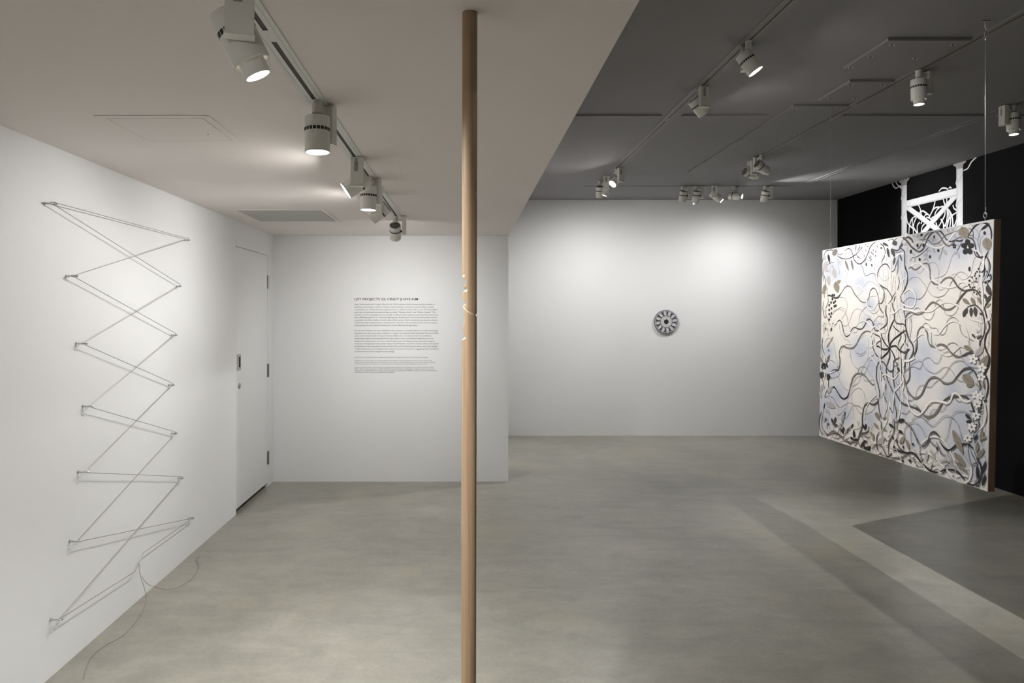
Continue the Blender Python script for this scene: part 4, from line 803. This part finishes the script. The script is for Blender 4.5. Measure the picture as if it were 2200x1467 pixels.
# --- lower right
lv = [(1485, 190, 230, 100, 30, TP), (1740, 250, 290, 130, -50, G), (1840, 500, 370, 170, -62, TP), (1480, 890, 330, 190, 42, TP), (1530, 1010, 190, 100, -10, TP), (1830, 1020, 200, 40, 82, TP)]
batch((1940, 730, s10),
  fine=[([(760, 190), (850, 230), (950, 200), (1010, 120), (1080, 70), (1160, 65), (1240, 120), (1290, 220), (1330, 370), (1400, 500), (1490, 590), (1600, 620), (1700, 630)], 11), ([(70, 700), (130, 640), (230, 530), (340, 475), (420, 490), (460, 560), (540, 660), (640, 730), (740, 750), (830, 700), (920, 620), (1010, 620), (1100, 680), (1170, 790), (1230, 880), (1320, 935), (1390, 910)], 11),
        ([(170, 610), (260, 600), (370, 645), (430, 580), (450, 490), (500, 420), (590, 395), (660, 450), (730, 520), (800, 510), (850, 430), (880, 340), (950, 280), (1040, 265)], 11), ([(120, 1350), (210, 1360), (290, 1290), (310, 1180), (370, 1060), (450, 1015), (520, 1040), (600, 1065), (670, 1030), (760, 930), (860, 870), (940, 800), (1020, 680), (1080, 580), (1180, 490), (1290, 465), (1380, 490)], 12),
        ([(0, 1200), (60, 1310), (130, 1360)], 10), ([(1000, 1400), (1020, 1290), (1080, 1230), (1150, 1260), (1210, 1350), (1290, 1390), (1350, 1340), (1400, 1250), (1490, 1225), (1590, 1260), (1660, 1320)], 13), ([(1900, 40), (1940, 100), (1880, 260)], 9), ([(1480, 0), (1500, 110)], 9)],
  whites=[([(720, 60), (760, 180), (840, 270), (960, 350), (1080, 350), (1180, 250), (1300, 150), (1390, 170)], 24), ([(20, 760), (30, 1000), (0, 1150)], 24), ([(50, 1150), (100, 1300), (130, 1467)], 30), ([(280, 60), (270, 300), (200, 480)], 22), ([(20, 30), (80, 150), (160, 200)], 24)],
  darks=[([(770, 130), (850, 100), (940, 120), (1010, 180), (1080, 270), (1170, 350), (1270, 380), (1370, 350)], 40, Mg), ([(1340, 360), (1400, 340), (1460, 300), (1540, 290), (1610, 310)], 38, D), ([(110, 240), (60, 400), (50, 740)], 24, D), ([(140, 0), (220, 100), (245, 230), (190, 390), (150, 440)], 34, D), ([(325, 0), (320, 160), (280, 290), (180, 410)], 32, D), ([(155, 500), (160, 700), (150, 860), (90, 970)], 32, Mg),
         ([(20, 790), (50, 930), (90, 1070), (170, 1220), (270, 1310), (360, 1290), (440, 1200), (500, 1060), (560, 940), (640, 860), (740, 840), (830, 880), (920, 960), (1020, 980), (1120, 950), (1200, 870)], 40, Mg), ([(1180, 890), (1290, 750), (1390, 660), (1500, 640), (1590, 680), (1660, 780), (1720, 920), (1760, 1060)], 38, D),
         ([(850, 1467), (930, 1370), (1030, 1310), (1180, 1280), (1330, 1260), (1440, 1290), (1520, 1370), (1580, 1467)], 40, D), ([(1850, 60), (1850, 120), (1900, 270), (1950, 380), (1940, 560), (1880, 700), (1850, 760), (1900, 860), (1930, 1030), (1910, 1200), (1860, 1370)], 32, K), ([(1680, 390), (1730, 460)], 36, K), ([(1750, 0), (1740, 140)], 26, D), ([(1830, 1375), (1910, 1365)], 26, K), ([(1640, 980), (1700, 1030), (1750, 1100)], 32, TP),
         ([(1600, 690), (1450, 780)], 13, K), ([(1830, 1020), (1760, 1090), (1700, 1150)], 12, K), ([(1760, 1200), (1780, 1467)], 30, D), ([(0, 280), (60, 280), (150, 200)], 34, D)],
  whites2=[([(0, 520), (60, 470), (150, 470), (220, 420)], 38), ([(600, 1467), (680, 1370), (780, 1350), (900, 1400), (1000, 1430), (1080, 1380), (1130, 1230), (1200, 1200), (1290, 1270), (1350, 1350), (1440, 1390), (1540, 1370)], 40)], leaves=lv)
flower(1590, 430, 105); flower(1790, 630, 100); flower(1775, 840, 90); flower(1650, 1240, 90, None); flower(1750, 1270, 80, None); flower(1690, 1400, 80, D)
# --- bottom left
lv = [(420, 480, 180, 50, 72, D), (470, 450, 170, 54, 105, D), (495, 560, 90, 66, 0, D), (900, 760, 200, 50, 86, K), (860, 860, 110, 54, 48, K), (950, 885, 110, 66, 0, K), (1125, 600, 170, 46, 62, K), (1162, 590, 140, 40, 98, K), (1200, 1080, 200, 90, -25, K), (1235, 1110, 130, 60, 70, K), (1078, 1000, 150, 46, 112, K), (1122, 1020, 150, 38, 80, K), (1150, 928, 90, 66, 0, K, 1),
      (640, 700, 130, 54, 62, K), (662, 645, 110, 44, 100, K), (1300, 760, 150, 50, 62, TP), (1335, 830, 170, 46, 92, TP), (1425, 360, 200, 62, 58, TP), (1400, 570, 170, 60, 48, TP), (1590, 650, 120, 54, 28, TP), (1590, 390, 110, 44, -25, TP), (1520, 900, 220, 110, -48, G), (1975, 890, 190, 72, -62, TP), (2120, 1010, 240, 66, 76, TP), (1965, 455, 150, 96, -8, K), (1745, 570, 160, 56, 40, K), (1955, 708, 130, 60, 35, K),
      (1780, 845, 120, 38, 65, K), (1860, 910, 90, 50, 90, D), (1805, 1045, 60, 44, 0, K, 1), (2015, 1050, 72, 34, 90, K, 1), (2000, 1365, 90, 40, 92, K, 1), (2170, 1360, 84, 40, 80, K, 1), (230, 420, 120, 60, 90, G), (290, 560, 160, 30, 90, G), (320, 530, 50, 30, 20, K), (265, 430, 80, 18, 110, K), (695, 280, 70, 20, 95, K), (868, 560, 80, 26, 110, K), (1620, 890, 90, 22, 60, D), (1690, 810, 50, 16, -20, D), (1680, 910, 50, 16, -30, D), (1650, 1015, 60, 18, 10, K)]
ds = [(560+(700-560)*t+rnd.uniform(-36, 36), 680-400*t+rnd.uniform(-14, 14), 8, K, 12) for t in [i/34 for i in range(34)]]
ds += [(720+150*t+rnd.uniform(-30, 30), 730-170*t+rnd.uniform(-30, 30), 8, K, 12) for t in [i/30 for i in range(30)]]
batch((1750, 860, s10),
  fine=[([(990, 830), (1020, 700), (1000, 560), (970, 500), (990, 460), (1015, 500), (1000, 550)], 8), ([(1300, 650), (1270, 600), (1300, 550), (1330, 600), (1300, 650), (1240, 760), (1180, 800)], 8), ([(1200, 870), (1210, 1040)], 8), ([(1210, 880), (1300, 960), (1330, 1040)], 8), ([(2200, 500), (2090, 580), (2040, 700), (2060, 860), (2090, 940)], 9), ([(1860, 560), (1840, 700), (1880, 900)], 7), ([(1560, 600), (1520, 800), (1560, 1000)], 8), ([(2180, 680), (2180, 900), (2200, 1100)], 8),
        ([(130, 560), (180, 700), (260, 780)], 10), ([(1720, 500), (1700, 700), (1690, 880)], 7)],
  whites=[([(560, 920), (680, 880), (780, 820), (880, 830), (950, 870)], 28), ([(880, 640), (980, 620), (1070, 560)], 20), ([(1660, 400), (1600, 560), (1540, 640), (1540, 900), (1560, 1040)], 24), ([(1760, 400), (1740, 600), (1700, 700)], 20), ([(350, 800), (420, 880), (520, 920)], 24)],
  darks=[([(1090, 430), (1080, 600), (1030, 750), (980, 900)], 34, D), ([(165, 250), (120, 400), (115, 560), (160, 720), (230, 810), (300, 790)], 28, D), ([(280, 800), (380, 710), (440, 690), (520, 730), (620, 830), (720, 920), (820, 950), (900, 930), (980, 940), (1050, 1040), (1150, 1120)], 36, Mg), ([(240, 80), (200, 300), (170, 480), (190, 620), (270, 740), (340, 780), (440, 745), (540, 760), (620, 800), (700, 830)], 20, K),
         ([(720, 860), (790, 960), (870, 1030), (930, 1010), (970, 950)], 24, K), ([(450, 840), (500, 900), (560, 860), (590, 740), (650, 650)], 12, K), ([(400, 780), (450, 840), (560, 850), (640, 820)], 14, K), ([(480, 830), (560, 680), (640, 540), (700, 280)], 12, K), ([(650, 830), (740, 720), (870, 560)], 13, K), ([(280, 400), (340, 520), (360, 680)], 10, D), ([(460, 560), (440, 680), (410, 760)], 12, K),
         ([(980, 910), (1020, 800), (1080, 740), (1160, 730), (1220, 680), (1230, 570)], 34, D), ([(1060, 770), (1140, 800), (1230, 840), (1290, 810)], 18, D), ([(1050, 790), (1100, 840), (1115, 910)], 16, D), ([(1300, 1090), (1380, 1010), (1460, 990), (1540, 1060), (1600, 1180), (1680, 1290), (1800, 1300), (1920, 1290), (2020, 1260), (2110, 1190), (2200, 1160)], 40, Mg),
         ([(1480, 700), (1420, 810), (1410, 950), (1420, 1060), (1450, 1140)], 26, K), ([(1480, 1190), (1560, 1250), (1660, 1270), (1720, 1230), (1750, 1180)], 34, K), ([(1790, 1140), (1880, 1120), (1980, 1160), (2080, 1180), (2200, 1180)], 36, K), ([(1510, 460), (1515, 660)], 26, D), ([(1800, 400), (1810, 600), (1780, 760), (1720, 880), (1680, 1000), (1680, 1240)], 32, D),
         ([(1870, 680), (1870, 560), (1900, 480)], 24, D), ([(1860, 850), (1880, 980), (1940, 1080), (2040, 1170)], 32, D), ([(1880, 850), (1890, 760), (1920, 720), (2000, 740), (2040, 780)], 16, D), ([(1830, 500), (1900, 455), (1960, 455)], 36, Mg), ([(2010, 465), (2080, 505), (2140, 570), (2200, 660)], 40, Mg), ([(1800, 1060), (1870, 1090), (1920, 1070)], 10, K), ([(2015, 1080), (2025, 1140)], 9, K), ([(1750, 800), (1700, 780)], 8, D)],
  whites2=[([(1280, 1100), (1340, 1180), (1440, 1190), (1530, 1120)], 28), ([(1870, 800), (1800, 920), (1770, 1080)], 26), ([(1860, 1100), (1900, 1200), (1970, 1330)], 24), ([(1500, 500), (1500, 700), (1540, 980)], 20)], leaves=lv, discs=ds)
# --- bottom right
s7 = 210/1540
lv = [(880, 660, 430, 96, 67, TP), (910, 930, 280, 90, 50, TP), (940, 1060, 290, 46, 42, TP), (1250, 560, 200, 60, 100, TP), (1288, 590, 100, 44, 150, TP), (1240, 830, 190, 66, -52, TP), (1180, 745, 190, 54, 95, TP), (1290, 1050, 240, 46, -72, K), (1188, 1140, 230, 48, 86, K), (1290, 1250, 210, 46, -76, K), (90, 700, 180, 44, 75, TP), (385, 880, 170, 48, 92, G), (480, 840, 150, 46, 60, G), (5, 620, 130, 50, -70, TP),
      (1045, 262, 130, 46, 42, K), (1055, 335, 96, 46, 0, K), (1090, 170, 70, 18, 12, K), (1245, 185, 70, 20, -22, K), (1165, 385, 66, 34, -25, K), (1165, 580, 110, 40, -58, K), (10, 310, 60, 50, 0, K), (170, 690, 44, 34, 80, K, 1), (15, 730, 40, 26, 80, K, 1), (120, 950, 56, 34, 70, K, 1), (5, 960, 50, 26, 80, K, 1), (1040, 660, 60, 44, 20, TP), (1075, 485, 50, 26, 20, D)]
def ticks(path, w, n, side=1):
    k = s7*PXM; S(path, 5*k, K, False)
    P = smooth_pts([Vector((x, y, 0)) for x, y in path], 8)
    for i in range(n):
        j = int((i+.5)/n*(len(P)-1)); a, b = P[j], P[min(j+1, len(P)-1)]; d = (b-a)
        if d.length < 1e-6: continue
        d.normalize(); nn = Vector((-d.y, d.x, 0))*side
        S([(a.x, a.y), (a.x+nn.x*w*.5+d.x*4, a.y+nn.y*w*.5+d.y*4), (a.x+nn.x*w, a.y+nn.y*w)], 10*k, K, False, 2)
batch((1940, 860, s7),
  fine=[([(0, 190), (60, 205), (120, 150), (180, 75), (240, 80), (290, 160)], 7), ([(150, 360), (170, 300), (230, 255), (300, 255), (380, 310), (430, 260), (440, 200), (490, 140), (560, 150), (620, 160), (680, 110), (690, 60)], 9), ([(320, 260), (400, 350), (480, 400), (560, 340), (640, 260), (720, 245), (800, 280), (880, 380), (920, 520), (950, 630), (1000, 690)], 9), ([(660, 640), (710, 570), (740, 420), (760, 310), (820, 200), (900, 165), (1000, 180), (1080, 230)], 9),
        ([(40, 640), (30, 520), (60, 400), (140, 350), (230, 360), (300, 430), (350, 530), (400, 610)], 8), ([(150, 700), (130, 540), (140, 420), (160, 300)], 6), ([(1300, 60), (1330, 200), (1310, 340), (1240, 440)], 7), ([(1250, 650), (1260, 760), (1300, 900)], 7), ([(700, 740), (720, 860), (780, 980)], 12), ([(740, 760), (770, 880), (790, 980)], 9), ([(1180, 680), (1180, 780)], 6), ([(100, 870), (140, 940), (200, 900)], 7), ([(0, 900), (80, 860), (130, 880)], 7), ([(180, 760), (220, 830)], 9), ([(740, 1120), (790, 1160), (790, 1240)], 8)],
  whites=[([(300, 680), (400, 600), (500, 570), (620, 610), (720, 740), (780, 850), (830, 950)], 22), ([(260, 810), (400, 830), (540, 920), (620, 1020), (700, 1090), (800, 1180)], 26), ([(850, 1200), (950, 1180), (1040, 1200)], 20), ([(480, 1080), (560, 1060), (640, 1140)], 24), ([(1270, 0), (1310, 100), (1320, 250), (1280, 380), (1220, 460)], 18)],
  darks=[([(220, 110), (260, 140), (300, 190)], 30, D), ([(320, 220), (400, 260), (480, 240), (550, 170), (610, 60), (640, 10)], 31, Mg), ([(110, 400), (150, 440), (220, 590), (250, 680)], 26, Mg), ([(305, 725), (350, 720), (400, 660), (420, 600), (450, 520), (510, 500), (570, 550), (600, 600)], 28, D), ([(590, 640), (620, 690), (680, 760), (740, 785), (800, 750), (860, 700), (950, 690), (1040, 700), (1120, 750)], 28, K),
         ([(1090, 60), (1120, 140), (1135, 200)], 24, K), ([(1210, 60), (1200, 300), (1215, 430), (1130, 540), (1150, 680)], 13, K), ([(1270, 60), (1220, 150), (1190, 220)], 18, K), ([(1110, 180), (1130, 300), (1100, 380)], 12, K), ([(1180, 900), (1230, 1000), (1250, 1130), (1220, 1260), (1140, 1330), (1060, 1320), (1000, 1270)], 27, K),
         ([(0, 800), (80, 830), (150, 820), (220, 870), (280, 950), (310, 990)], 30, K), ([(330, 1000), (420, 1090), (500, 1130), (570, 1130)], 30, K), ([(600, 1120), (680, 1095), (760, 1090), (850, 1110), (930, 1180), (990, 1260)], 28, K), ([(590, 955), (670, 940), (740, 960), (800, 1030), (850, 1120)], 24, G), ([(1100, 1060), (1130, 1000), (1200, 980)], 20, Mg), ([(1070, 760), (1110, 860), (1160, 950), (1200, 1100), (1170, 1200)], 9, K), ([(1130, 780), (1170, 900), (1200, 1000)], 9, K), ([(1160, 1180), (1180, 1250), (1140, 1300)], 9, K),
         ([(960, 840), (1040, 960), (1090, 1040)], 20, G), ([(1030, 700), (1040, 850), (1080, 1000)], 18, G), ([(560, 780), (520, 860), (530, 930)], 8, K), ([(1260, 1140), (1210, 1330), (1180, 1340)], 10, K), ([(1160, 1340), (1220, 1360)], 14, K)],
  whites2=[([(1080, 1040), (1090, 1150), (1050, 1260), (960, 1300), (860, 1270), (760, 1180), (700, 1080)], 28), ([(80, 0), (120, 120), (200, 210), (280, 220), (360, 130), (430, 30), (520, 10), (620, 20), (720, 50)], 30)], leaves=lv)
for path, w, n, sd in (([(230, 590), (290, 700), (290, 800), (310, 910), (340, 950)], 24, 13, 1), ([(430, 610), (500, 690), (560, 740), (560, 780)], 24, 12, 1), ([(545, 650), (590, 750), (630, 830), (690, 870)], 22, 12, 1), ([(170, 900), (230, 1040), (330, 1060)], 24, 10, -1), ([(490, 990), (480, 1050), (460, 1100)], 22, 7, 1), ([(760, 980), (690, 1050), (670, 1120), (600, 1190)], 22, 14, 1)):
    ticks(path, w, n, sd)
for x, y, r in ((1185, 60, 60), (1165, 240, 62), (1100, 420, 66), (1035, 590, 62)): flower(x, y, r, D, 6)
cv = fp.bm
me = bpy.data.meshes.new('canvas')
nv = len(cv.verts)
# canvas thickness
b4 = [cv.verts.new(p-PN*.003) for p in C]; f4 = [cv.verts.new(p) for p in C]
cv.faces.new(b4)
for i in range(4): cv.faces.new((f4[i], f4[(i+1) % 4], b4[(i+1) % 4], b4[i]))
cv.to_mesh(me)
at = me.attributes.new('wash', 'FLOAT', 'POINT')
vals = [0.0]*len(me.vertices); vals[:len(wash)] = wash
at.data.foreach_set('value', vals); cv.free()
link('canvas', me, rootp, PM)['label'] = 'front canvas painted with tangled grey and white vines, leaves and a spoked centre'
bm = bmesh.new()
def slab(a, b, c, d, t0, t1):
    P = [a, b, c, d]; f = [bm.verts.new(p-PN*t0) for p in P]; k = [bm.verts.new(p-PN*t1) for p in P]
    bm.faces.new(f); bm.faces.new(k)
    for i in range(4): bm.faces.new((f[i], f[(i+1) % 4], k[(i+1) % 4], k[i]))
q = lambda a, b: C[0].lerp(C[1], a).lerp(C[3].lerp(C[2], a), b)
e = .028; ev = .036
for (a0, a1, b0, b1) in ((0, e, 0, 1), (1-e, 1, 0, 1), (e, 1-e, 0, ev), (e, 1-e, 1-ev, 1), (.5-e/2, .5+e/2, ev, 1-ev)):
    slab(q(a0, b0), q(a1, b0), q(a1, b1), q(a0, b1), .003, .036)
fin('stretcher_frame', bm, M['stretcher'], rootp)['label'] = 'brown wooden stretcher edge'
bm = bmesh.new(); slab(q(e*.5, ev*.5), q(1-e*.5, ev*.5), q(1-e*.5, 1-ev*.5), q(e*.5, 1-ev*.5), .0365, .038)
fin('back_canvas', bm, PM[5], rootp)
# hanging hardware
NEAR = (q(.0, 0)+Vector((.018, .085, 0))); FARP = (q(1, 0)+Vector((.018, -.085, 0)))
for p, top in ((NEAR, None), (FARP, None)):
    bm = bmesh.new()
    tube(bm, [p+Vector((0, 0, -.01)), p+Vector((0, 0, .018))], .0022, 8)
    tube(bm, [p+Vector((0, .0115*math.cos(a), .031+.0135*math.sin(a))) for a in [2*PI*k/24 for k in range(24)]], .0022, 8, closed=True)
    fin('screw_eye', bm, M['steel'], rootp, smooth=True)['label'] = 'metal screw eye on the top edge'
for p, lb in ((NEAR, 'near thin steel cable between the ceiling and the front top corner of the painting'), (FARP, 'far thin steel cable between the ceiling and the rear top corner of the painting')):
    c = empty('suspension_cable', (p.x, p.y, ZC)); tag(c, lb, 'hanging cable', 'cables holding the painting'); L = ZC-p.z-.045
    bm = bmesh.new()
    tube(bm, [(0, 0, -.10), (0, 0, -L*.9), (0, 0, -L-.004)], .0014, 8)
    tube(bm, [(0, .0045*math.cos(a), -L-.002+.008*math.sin(a)) for a in [2*PI*k/16 for k in range(16)]], .0013, 6, closed=True)
    fin('cable', bm, M['steel'], c, smooth=True)
    bm = bmesh.new(); tube(bm, [(.0025, 0, -L+.010), (.0025, 0, -L+.028)], .003, 8); fin('ferrule', bm, M['steel'], c, smooth=True)
    bm = bmesh.new(); box(bm, -.022, .022, -.008, .008, -.004, 0)
    tube(bm, [(0, 0, 0), (0, 0, -.035), (.006, 0, -.043), (.010, 0, -.052), (.004, 0, -.062), (-.006, 0, -.058)], .0025, 8)
    fin('ceiling_hook', bm, M['hinge'], c, smooth=True)
    bm = bmesh.new(); tube(bm, [(0, .006*math.cos(a), -.078+.022*math.sin(a)) for a in [2*PI*k/20 for k in range(20)]], .0026, 8, closed=True)
    fin('snap_link', bm, M['steel'], c, smooth=True)
# ---------------------------------------------------------------- mural on the black wall
MX = XR-.0008
fm = Flat(lambda px, py: on_x(px, py, MX), Vector((MX, 7.5, 0)), Vector((0, -1, 0)), Vector((0, 0, 1)), Vector((-1, 0, 0)), 8e-6)
MM = [paint('mural_white', (.84, .84, .86)), paint('mural_light_grey', (.66, .66, .68)), paint('mural_grey', (.42, .40, .40)), paint('mural_taupe', (.20, .18, .175))]
fm.crop = (1880, 320, 260/2007)
def mp(y, z): return [ -(y-7.5), z ]
def ypx(x): return F*MX/(1880+x*260/2007-CX)
yl0, yl1 = ypx(440), ypx(527); yr0, yr1 = ypx(1350), ypx(1457)
zt = lambda x, y: on_x(1880+x*260/2007, 320+y*260/2007, MX).z
ztl = zt(483, 605); ztr = zt(1400, 325)
def quad(pts, m): fm.put([[Vector((-(y-7.5), z)) for y, z in pts]], m)
def bar(a, b, w, shade=True):
    (ya, za), (yb, zb) = a, b; d = Vector((yb-ya, zb-za)).normalized(); n = Vector((-d.y, d.x))
    if n.y < 0: n = -n
    def off(p, k): return (p[0]+n.x*k, p[1]+n.y*k)
    quad([off(a, w/2), off(b, w/2), off(b, -w/2), off(a, -w/2)], 0)
    if shade: quad([off(a, -w*.30), off(b, -w*.30), off(b, -w/2), off(a, -w/2)], 1)
k7 = 260/2007
def cab(pts, w=18): 
    kk = k7*fm_scale; fm.stroke(pts, (w*1.5)*kk, 1, False); fm.stroke(pts, w*1.15*kk, 0, False)
fm_scale = 7.6/F
cables = [[(285, 562), (305, 610), (350, 650), (420, 612), (445, 650)], [(345, 545), (380, 600), (440, 650)], [(1465, 358), (1540, 320), (1600, 215), (1685, 135)], [(1060, 705), (1110, 652), (1170, 650), (1215, 672)], [(1225, 655), (1245, 632), (1270, 650)],
 [(1000, 800), (985, 920), (940, 1050), (880, 1150)], [(715, 915), (750, 1000), (770, 1110)], [(560, 1440), (570, 1280), (610, 1160), (680, 1110)], [(635, 1420), (640, 1250), (700, 1110), (780, 1030), (860, 1070), (915, 1120)], [(705, 1400), (700, 1280), (740, 1210)], [(765, 1390), (780, 1290), (820, 1240)], [(520, 1080), (540, 1220), (620, 1310), (700, 1375)],
 [(525, 1400), (545, 1440)], [(990, 1180), (1000, 1060), (1070, 970), (1150, 960), (1230, 1020), (1280, 1130), (1290, 1290)], [(1130, 815), (1150, 900), (1200, 1000), (1225, 1130), (1190, 1310)], [(1190, 760), (1190, 950), (1200, 1100), (1170, 1290)], [(1290, 930), (1310, 985), (1355, 1015)], [(1355, 1050), (1270, 1110), (1190, 1210), (1130, 1320)],
 [(1300, 1290), (1330, 1240), (1355, 1170)], [(1240, 1300), (1255, 1130), (1230, 1010)], [(900, 1120), (980, 990), (1060, 960)], [(850, 1135), (900, 1140), (945, 1190)], [(1040, 1310), (1110, 1190), (1160, 1080), (1150, 950)], [(930, 1180), (950, 1135), (990, 1130)], [(620, 1150), (625, 1270), (700, 1400)], [(1010, 1220), (1030, 1290)], [(520, 960), (640, 930), (660, 880)], [(1240, 790), (1265, 830), (1280, 800)],
 [(1090, 1160), (1130, 1230), (1140, 1320)], [(760, 1240), (830, 1100), (870, 1080)]]
for c in cables[5:]: cab(c)
# lattice: repeats down to the floor behind the painting
zb1l, zb1r = zt(527, 915), zt(1350, 715)
yA, yB = (yl0+yl1)/2, (yr0+yr1)/2
bz = (zb1l+zb1r)/2
wbar = .075
h = .55
n = 0
while bz-n*h > .02 and n < 6:
    z0 = bz-n*h; z1 = max(z0-h, .02)
    bar((yl1, z0-.03), (yr0, z1+.03), .058); bar((yr0, z0-.03), (yl1, z1+.03), .058)
    bar((yA, z0), (yB, z0), .080); n += 1
rnd = random.Random(5)
for i in range(46):
    yc = rnd.uniform(yB+.12, yA-.12); zc = rnd.uniform(.25, 1.9); r1 = rnd.uniform(.08, .2); r2 = rnd.uniform(.15, .35)
    pts = [Vector((-(yc+r1*math.cos(a)-7.5), zc+r2*math.sin(a), 0)) for a in [PI*k/10*1.3-.4 for k in range(11)]]
    qd = []
    for a, b in zip(pts, pts[1:]):
        d = (b-a).normalized(); nn = Vector((-d.y, d.x, 0))*.008; qd.append([a+nn, b+nn, b-nn, a-nn])
    fm.put(qd, 0)
for ya, yb, zt_ in ((yl0, yl1, ztl), (yr0, yr1, ztr)):
    quad([(ya, 0), (yb, 0), (yb, zt_), (ya, zt_)], 0); wq = (yb-ya)
    quad([(ya, 0), (ya+wq*.22, 0), (ya+wq*.22, zt_), (ya, zt_)], 1)
    for i in range(14):
        z0 = zt_-.16-.22*i
        if z0 < .05: break
        quad([(ya, z0), (yb, z0+.085), (yb, z0+.100), (ya, z0+.015)], 1)
        quad([(ya-wq*-.0, z0), (ya-.012*(-1 if wq > 0 else 1)*-1, z0+.02), (ya, z0+.055)], 0)
    # flared foot at the ceiling
    yc = (ya+yb)/2; w = abs(wq)/2; zz = ZC-.001
    quad([(yc+w, zt_), (yc+w*1.15, zt_+(zz-zt_)*.5), (yc+w*2.0, zz-.012), (yc+w*2.0, zz), (yc-w*2.0, zz), (yc-w*2.0, zz-.012), (yc-w*1.15, zt_+(zz-zt_)*.5), (yc-w, zt_)], 2 if ya > 7.6 else 2)
for c in cables[:5]: cab(c, 16)
me = bpy.data.meshes.new('scaffold_mural'); fm.bm.to_mesh(me); fm.bm.free()
o = link('scaffold_mural', me, None, MM); tag(o, 'white painted mural of a scaffold truss wound with cables on the black wall', 'mural')
# ---------------------------------------------------------------- round painted disc on the far wall
dc = on_y(1430, 691, YF); dr = 25.3*YF/F
disc = empty('round_picture', (dc.x, YF, dc.z)); tag(disc, 'small round disc painted with black and grey rings on the far white wall', 'round painting')
bm = bmesh.new(); rot = Matrix.Rotation(PI/2, 4, 'X')
lathe(bm, [(0, .0), (dr-.004, 0), (dr, .004), (dr, .030), (dr-.003, .032), (0, .032)], 72, mtx=rot)
DM = [paint('disc_grey_blue', (.50, .50, .53)), paint('disc_dark', (.025, .024, .03)), paint('disc_light', (.66, .65, .64)), paint('disc_mid', (.30, .30, .31)), paint('disc_edge', (.16, .16, .20))]
fin('disc_edge', bm, DM[4], disc, smooth=True)
fd = Flat(lambda x, y: Vector((x, 0, -y)), Vector((0, -.0325, 0)), Vector((1, 0, 0)), Vector((0, 0, 1)), Vector((0, -1, 0)), 2e-5)
fd.crop = (0, 0, dr)
fd.disc(0, 0, .985, 4, 72); fd.disc(0, 0, .955, 0, 72)
def ring(r, w, m): fd.disc(0, 0, r, m, 64); 
def annulus(r0, r1, m, a0=0, a1=2*PI, n=64):
    z = []
    for k in range(n):
        a = a0+(a1-a0)*k/n; b = a0+(a1-a0)*(k+1)/n
        z.append([fd.at(r0*math.cos(a), r0*math.sin(a)), fd.at(r1*math.cos(a), r1*math.sin(a)), fd.at(r1*math.cos(b), r1*math.sin(b)), fd.at(r0*math.cos(b), r0*math.sin(b))])
    fd.put(z, m)
for r in (.86, .74, .63, .52): annulus(r-.012, r+.012, 3)
annulus(.47, .50, 1); annulus(.0, .47, 2); annulus(.40, .415, 3); annulus(.34, .352, 1); annulus(.27, .28, 3)
rr = random.Random(9)
for k in range(12):
    a = 2*PI*k/12+.12; ca, sa = math.cos(a), math.sin(a)
    def R(u, v): return (u*ca-v*sa, u*sa+v*ca)
    for t in (-.17, .17):
        annulus(.56+.03*(t > 0), .66, 2, a+.11+t*.1, a+.36, 5)
    annulus(.70, .80, 2, a+.14, a+.34, 5)
    fd.leaf(*R(.80, .05), .34, .07, math.degrees(a)+12, 3); fd.leaf(*R(.84, -.11), .22, .09, math.degrees(a)-14, 3)
    fd.leaf(*R(.70, 0), .44, .085, math.degrees(a), 1); fd.leaf(*R(.86, .07), .20, .05, math.degrees(a)+30, 1); fd.leaf(*R(.86, -.06), .20, .05, math.degrees(a)-30, 1)
    fd.leaf(*R(.60, .05), .18, .04, math.degrees(a)-35, 1); fd.leaf(*R(.72, -.02), .12, .13, math.degrees(a), 1)
for k in range(26):
    a = 2*PI*k/26; annulus(.505, .555, 3, a, a+.03, 2)
fd.disc(0, 0, .20, 1, 40)
me = bpy.data.meshes.new('painted_face'); fd.bm.to_mesh(me); fd.bm.free()
link('painted_face', me, disc, DM)
# ---------------------------------------------------------------- world and view
w = bpy.data.worlds.new('world'); sc.world = w; w.use_nodes = True
w.node_tree.nodes['Background'].inputs[0].default_value = (0, 0, 0, 1)
sc.view_settings.view_transform = 'Standard'; sc.view_settings.look = 'None'; sc.view_settings.gamma = 1
sc.view_settings.use_curve_mapping = False; sc.view_settings.exposure = EXPO
sc.cycles.use_adaptive_sampling = True; sc.cycles.adaptive_threshold = .08; sc.cycles.adaptive_min_samples = 24
sc.cycles.max_bounces = 8; sc.cycles.diffuse_bounces = 5; sc.cycles.glossy_bounces = 3; sc.cycles.caustics_reflective = False
